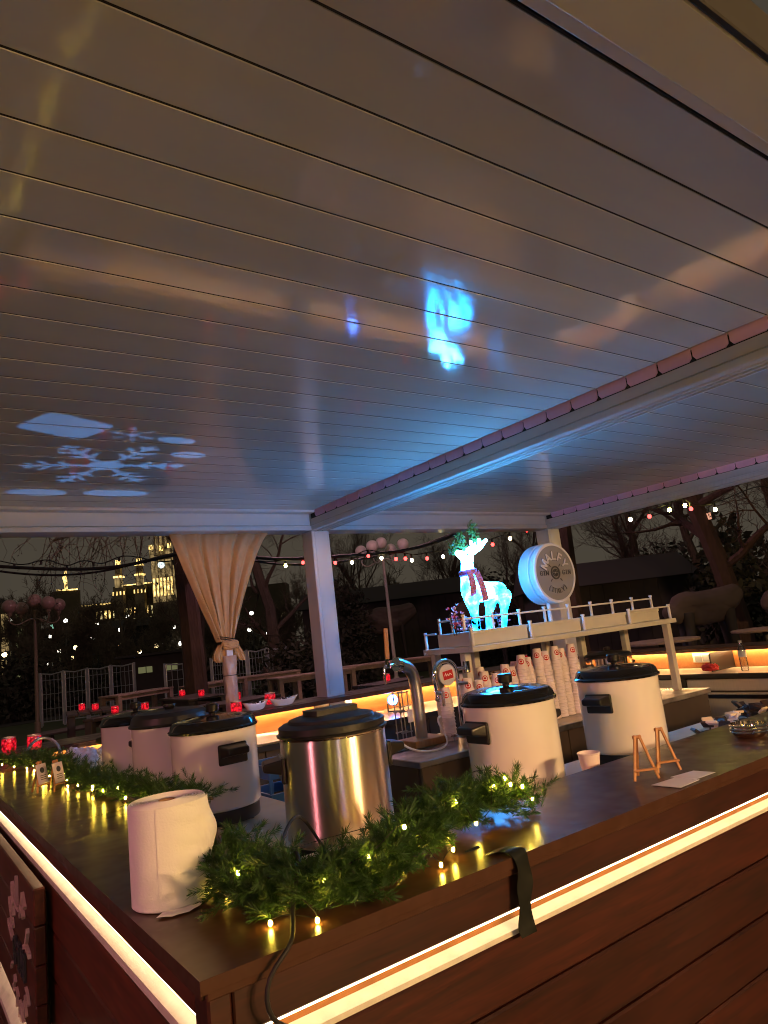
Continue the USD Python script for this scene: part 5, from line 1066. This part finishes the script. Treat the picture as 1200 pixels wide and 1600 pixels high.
covered('bulky figure under a dust sheet half hidden behind the glowing deer', (15.8, 16.9), math.radians(-35), 1.6, 2, 1.36)
covered('bulky animal-shaped figure under a dust sheet right of the overhead shelf', (10.45, 6.12), math.radians(-35), .98, 3)
covered('bulky figure under a dust sheet cut by the right frame edge', (11.9, 5.3), math.radians(-35), .98, 4)
bmr = thing('barrier_pole', 'thin pinkish pole lying across the dark background right of the deer', 'pole'); obj('pole', cyl((8.6, 8.15, 2.45), (9.35, 7.75, 2.54), .018, 10), 'timber_grey', bmr); obj('support', cyl((9.0, 7.94, .0), (9.0, 7.94, 2.48), .02, 8), 'kiosk_wall', bmr)

# ------------------------------------------------------------------ floodlit town hall and town lights
TH = thing('town_hall', 'floodlit gothic town hall with clock tower far beyond the park', 'town hall', None, (0, 0, 0))
u1 = np.array((.80, -.55, 0)); u1 /= np.linalg.norm(u1); n1 = np.array((-.55, -.80, 0)); n1 /= np.linalg.norm(n1)
O = np.array((113.2, 347.2, 0.))
def fb(a0, a1, d0_, d1_, z0, z1, b=.05):
    v, f = bx(a0, a1, d0_, d1_, z0, z1, b); return O + v[:, :1] * u1 - v[:, 1:2] * n1 + v[:, 2:] * np.array((0, 0, 1.)), f
def spire(a, d, z0, z1, r, n=8): 
    m = lathe([(r, z0), (r * 1.08, z0 + .3), (r * .9, z0 + .5), (.15, z1)], n); return O + m[0][:, :1] * u1 - m[0][:, 1:2] * n1 + m[0][:, 2:] * np.array((0, 0, 1.)), m[1]
obj('main_wing', fb(-48, 60, 2, 16, 0, 33.5), 'stone_dark', TH); obj('main_roof', [O + q_ for q_ in []] or [fb(-27, 30, 3, 15, 33.6, 41)], 'slate', TH)
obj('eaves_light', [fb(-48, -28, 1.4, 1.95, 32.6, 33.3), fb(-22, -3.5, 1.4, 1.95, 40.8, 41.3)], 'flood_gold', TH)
for k in range(26): 
    a = -46 + k * 2.1
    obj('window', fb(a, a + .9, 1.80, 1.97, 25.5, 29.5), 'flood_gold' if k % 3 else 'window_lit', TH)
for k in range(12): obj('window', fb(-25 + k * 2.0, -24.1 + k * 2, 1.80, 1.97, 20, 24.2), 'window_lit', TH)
for a in (-23, -12.5, 16, 27):
    w = obj('side_tower', [fb(a - 2.4, a + 2.4, -1.2, 3.4, 0, 40)], 'stone', TH)
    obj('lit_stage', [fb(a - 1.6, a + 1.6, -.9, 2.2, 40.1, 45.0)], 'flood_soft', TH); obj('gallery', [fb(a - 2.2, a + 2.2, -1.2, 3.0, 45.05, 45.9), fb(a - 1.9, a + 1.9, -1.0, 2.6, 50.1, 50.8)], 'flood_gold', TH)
    obj('upper_stage', [fb(a - 1.35, a + 1.35, -.7, 1.9, 45.95, 50.0)], 'stone', TH); obj('lantern_stage', [fb(a - 1.0, a + 1.0, -.6, 1.4, 50.85, 54.0)], 'flood_gold', TH); obj('spire', spire(a, .6, 54.05, 62, 1.2), 'stone', TH)
    obj('pinnacle', [spire(a + s * 2.6, -1.0, 32.0, 40.5, .75, 6) for s in (-1, 1)], 'flood_soft', TH)
    obj('niche_light', [fb(a - 2.7 + s * 1.8, a - 2.1 + s * 1.8, -1.32, -1.22, 36.2, 38.0) for s in range(4)], 'flood_gold', TH)
# central clock tower
T0 = 0.4
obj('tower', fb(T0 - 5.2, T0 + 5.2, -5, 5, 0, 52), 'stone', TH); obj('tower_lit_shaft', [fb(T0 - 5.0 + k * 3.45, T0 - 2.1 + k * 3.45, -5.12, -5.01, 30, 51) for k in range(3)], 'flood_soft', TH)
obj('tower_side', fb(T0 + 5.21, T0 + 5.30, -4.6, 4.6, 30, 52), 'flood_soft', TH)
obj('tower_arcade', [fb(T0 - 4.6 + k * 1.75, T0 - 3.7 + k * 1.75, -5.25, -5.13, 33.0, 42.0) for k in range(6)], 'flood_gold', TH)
obj('cornice', [fb(T0 - 5.7, T0 + 5.7, -5.5, 5.5, 52.05, 53.0), fb(T0 - 5.4, T0 + 5.4, -5.3, 5.3, 43.6, 44.2)], 'flood_soft', TH)
ck = obj('clock', (lambda m: (O + m[0][:, :1] * u1 - m[0][:, 1:2] * n1 + m[0][:, 2:] * np.array((0, 0, 1.)), m[1]))(place(lathe([(0, 0), (1.7, 0), (1.7, .06), (0, .06)], 28), (T0, -5.45, 48.4), (1, 0, 0), (0, 0, 1), (0, -1, 0))), 'clock_face', TH)
obj('clock', (lambda m: (O + m[0][:, :1] * u1 - m[0][:, 1:2] * n1 + m[0][:, 2:] * np.array((0, 0, 1.)), m[1]))(place(lathe([(0, 0), (1.7, 0), (1.7, .06), (0, .06)], 28), (T0 + 5.45, -1.0, 48.4), (0, 1, 0), (0, 0, 1), (1, 0, 0))), 'clock_face', TH)
obj('clock_hand', [fb(T0 - .12, T0 + .12, -5.62, -5.53, 48.4, 49.7), fb(T0 - .1, T0 + .9, -5.62, -5.53, 48.3, 48.5)], 'clock_hand', ck)
for s in (-1, 1): obj('corner_turret', [fb(T0 + s * 4.6 - 1.0, T0 + s * 4.6 + 1.0, -5.8, -3.8, 53.05, 59.0)], 'flood_soft', TH); obj('turret_lamp', [fb(T0 + s * 4.6 - .9, T0 + s * 4.6 + .9, -6.0, -5.82, 56.4, 58.8)], 'flood_gold', TH); obj('turret_spire', spire(T0 + s * 4.6, -4.8, 59.05, 66, 1.1), 'stone', TH)
obj('upper_tower', fb(T0 - 3.6, T0 + 3.6, -3.4, 3.4, 53.05, 74), 'stone', TH); obj('upper_lancet', [fb(T0 - 3.0 + k * 2.2, T0 - 1.6 + k * 2.2, -3.55, -3.42, 54, 72) for k in range(3)], 'flood_soft', TH); obj('tower_lamp', [fb(T0 - .7, T0 + .7, -4.4, -3.9, 55.5, 58.2)], 'flood_gold', TH)
obj('tower_spire', spire(T0, 0, 74.05, 100, 3.4), 'stone', TH)
ob = thing('lit_statue', 'small gilded statue lit up on a dark tower left of the town hall', 'statue', None, (72.6, 377.5, 0.)); obj('tower', bx(-6.2, 6.2, -5, 5, 0, 41.3, .1), 'stone_dark', ob); obj('roof_edge', bx(-5, 5, -5.3, -5.05, 41.35, 42.0, .05), 'flood_gold', ob)
obj('figure', [tube([(0, -3, 41.4), (0, -3, 44.2), (-.5, -3, 48.2), (.2, -3, 52)], [.9, .6, 1.1, .15], 8)], 'flood_gold', ob)
hw = thing('dark_house', 'dark roofs of houses at the far left below the sky', 'house', None, (8, 156, 0), .5); obj('wall', bx(-24, 12, -6, 6, 0, 13, .05), 'kiosk_wall', hw); obj('roof', prism([(-7, 13.02), (7, 13.02), (0, 18)], 'x', -25, 13), 'slate', hw)
h2 = thing('dark_house', 'long dark palace roof behind the park trees left of the town hall', 'house', None, (62, 250, 0), -.5); obj('wall', bx(-28, 22, -6, 6, 0, 14, .05), 'kiosk_wall', h2); obj('roof', prism([(-7, 14.02), (7, 14.02), (0, 17)], 'x', -28.5, 22.5), 'slate', h2)
lf = thing('lit_facade', 'pale lit facade with tall windows behind the far left tree', 'facade', None, (7.4, 82, 0), -.45); obj('wall', bx(-5, 5.2, 0, 3, 0, 9.2, .03), 'stone_dark', lf)
for k in range(7):
    for z0, z1 in ((1.2, 3.6), (4.4, 8.2)): w = obj('window', bx(-4.6 + k * 1.38, -3.9 + k * 1.38, -.06, -.005, z0, z1, .01), 'window_dim' if (k + int(z0)) % 3 else 'flood_soft', lf); obj('mullion', [bx(-4.27 + k * 1.38, -4.23 + k * 1.38, -.09, -.065, z0, z1, .005)], 'stone_dark', w)
lh = thing('low_pavilion', 'low dark pavilion with two dim lit windows behind the fence', 'pavilion', None, (9.6, 31.0, 0), -.6); obj('wall', bx(-1.6, 1.6, 0, 1.5, 0, 1.9, .02), 'kiosk_wall', lh); obj('roof', bx(-1.8, 1.8, -.2, 1.7, 1.92, 2.02, .01), 'slate', lh)
for x in (-.85, .25): w = obj('window', bx(x, x + .60, -.04, -.005, 1.2, 1.46, .005), 'window_dim', lh); obj('mullion', [bx(x + .33, x + .36, -.06, -.041, 1.15, 1.5, .003)], 'plastic_black', w)
tl = [(8.65, 68.08, 6.52, 'town_white'), (8.26, 68.97, 3.71, 'town_warm'), (11.58, 66.13, 5.62, 'town_green'), (10.19, 67.44, 4.25, 'town_white'), (12.13, 66.19, 3.49, 'town_white'), (13.3, 65.33, 3.60, 'town_warm'), (13.13, 65.62, 2.76, 'town_warm'), (14.47, 64.31, 4.3, 'town_white'), (16.4, 62.81, 4.68, 'town_white'), (16.41, 63.1, 3.32, 'town_warm'), (16.88, 62.22, 5.75, 'town_white'), (17.76, 62.26, 2.65, 'town_warm'), (19.29, 61.07, 2.97, 'town_white'), (21.05, 59.89, 2.51, 'town_white'), (11.2, 67.08, 2.54, 'town_white'), (22.94, 58.54, 2.36, 'town_white'), (25.62, 56.05, 4.79, 'town_white'), (17.3, 62.2, 2.1, 'town_blue'), (18.7, 61.4, 2.2, 'town_white'), (26.6, 55.2, 2.9, 'town_white'), (25.4, 56.3, 3.4, 'town_white'), (20.3, 60.5, 4.4, 'town_white')]
ORD = 'first second third fourth fifth sixth seventh eighth ninth tenth eleventh twelfth thirteenth fourteenth fifteenth sixteenth seventeenth eighteenth nineteenth twentieth'.split()
ORD += ['twenty-' + o for o in ORD[:9]] + ['thirtieth'] + ['thirty-' + o for o in ORD[:9]]
rt_ = np.random.default_rng(44)
for k in range(16):
    q0 = rt_.uniform(-.02, .42); dd = rt_.uniform(55, 90); tl.append((dd * math.sin(q0 + .12), dd * math.cos(q0 + .12), rt_.uniform(2.2, 6.0), ('town_white', 'town_warm')[k % 2]))
tl.sort(key=lambda a: a[0] / a[1])
for k, (x, y, z, c) in enumerate(tl):
    col_ = {'town_white': 'white', 'town_warm': 'warm yellow', 'town_green': 'greenish', 'town_blue': 'blue'}[c]
    l = thing('street_lamp', 'far %s street lamp, %s from the left of the lights between the park trees' % (col_, ORD[k]), 'street lamp', 'far street lamps in the park', (x, y, 0.))
    obj('pole', cyl((0, 0, 0), (0, 0, z - .16), .04, 6), 'matt_black', l); obj('globe', ball((0, 0, z), .17 if c != 'town_warm' else .21, 2), c, l, smooth=True)
wd = np.random.default_rng(9); obj('far_woods', cat_([bush_mesh(x, y, 16, 5, h, 900, int(x), .5) for x, y, h in ((2, 95, 6), (18, 90, 5.5), (34, 80, 6), (46, 66, 6.5), (54, 48, 7), (58, 30, 7.5), (60, 14, 7.5), (58, 0, 7))]), 'far_leaf', label='far dark mass of park shrubbery closing off the view', cat='woods', kind='stuff')

# ------------------------------------------------------------------ lamps of the market behind and beside the camera (out of frame), plus one added mast lamp
def market_lamp(label, c, H, mat, R=.16, n=3):
    l = thing('market_lamp', label, 'lamp post', None, (c[0], c[1], 0.)); obj('post', tube([(0, 0, 0), (0, 0, H - .2)], [.06, .04], 12), 'post_brown', l, smooth=40)
    for k in range(n):
        a = 2 * PI * k / n + .4; d = np.array((math.cos(a), math.sin(a), 0)) * .45 * (n > 1); obj('arm', tube([(0, 0, H - .35), d + (0, 0, H - .40), d + (0, 0, H - .15)], .018, 8), 'post_brown', l, smooth=40); obj('globe', ball(d + (0, 0, H), R, 3), mat, l, smooth=True)
market_lamp('pink market lamp left of the bar', (-4.2, 1.2), 2.78, 'pink_lamp', .17, 2)
market_lamp('amber market lamp behind the camera', (2.6, -4.6), 2.7, 'amber_lamp', .17, 2)
market_lamp('added pink mast lamp lighting the globes, unseen above the pergola roof', (6.55, 11.15), 6.6, 'mast_lamp', .2, 3)  # added lamp, hidden by roof and post, to brighten the pale globes
market_lamp('violet market lamp far behind the camera', (-1.6, -5.5), 3.0, 'violet_lamp', .16, 1)
for k, (x, y) in enumerate(((-.9, -3.2), (.2, -3.6), (1.1, -3.0), (3.4, -3.4), (-2.6, -2.2))):
    s = thing('light_string', 'string of yellow bulbs hanging on a pole behind the camera, number %s from the left' % ('two', 'three', 'four', 'five', 'one')[k], 'string lights'); obj('pole', cyl((x, y, 0), (x, y, 2.9), .025, 8), 'timber_dark', s)
    for q_ in range(12): obj('bulb', ball((x + .04 * math.cos(q_ * 1.3), y + .04 * math.sin(q_ * 1.3), .5 + q_ * .2), .030, 1), 'bulb_yellow', s, smooth=True)
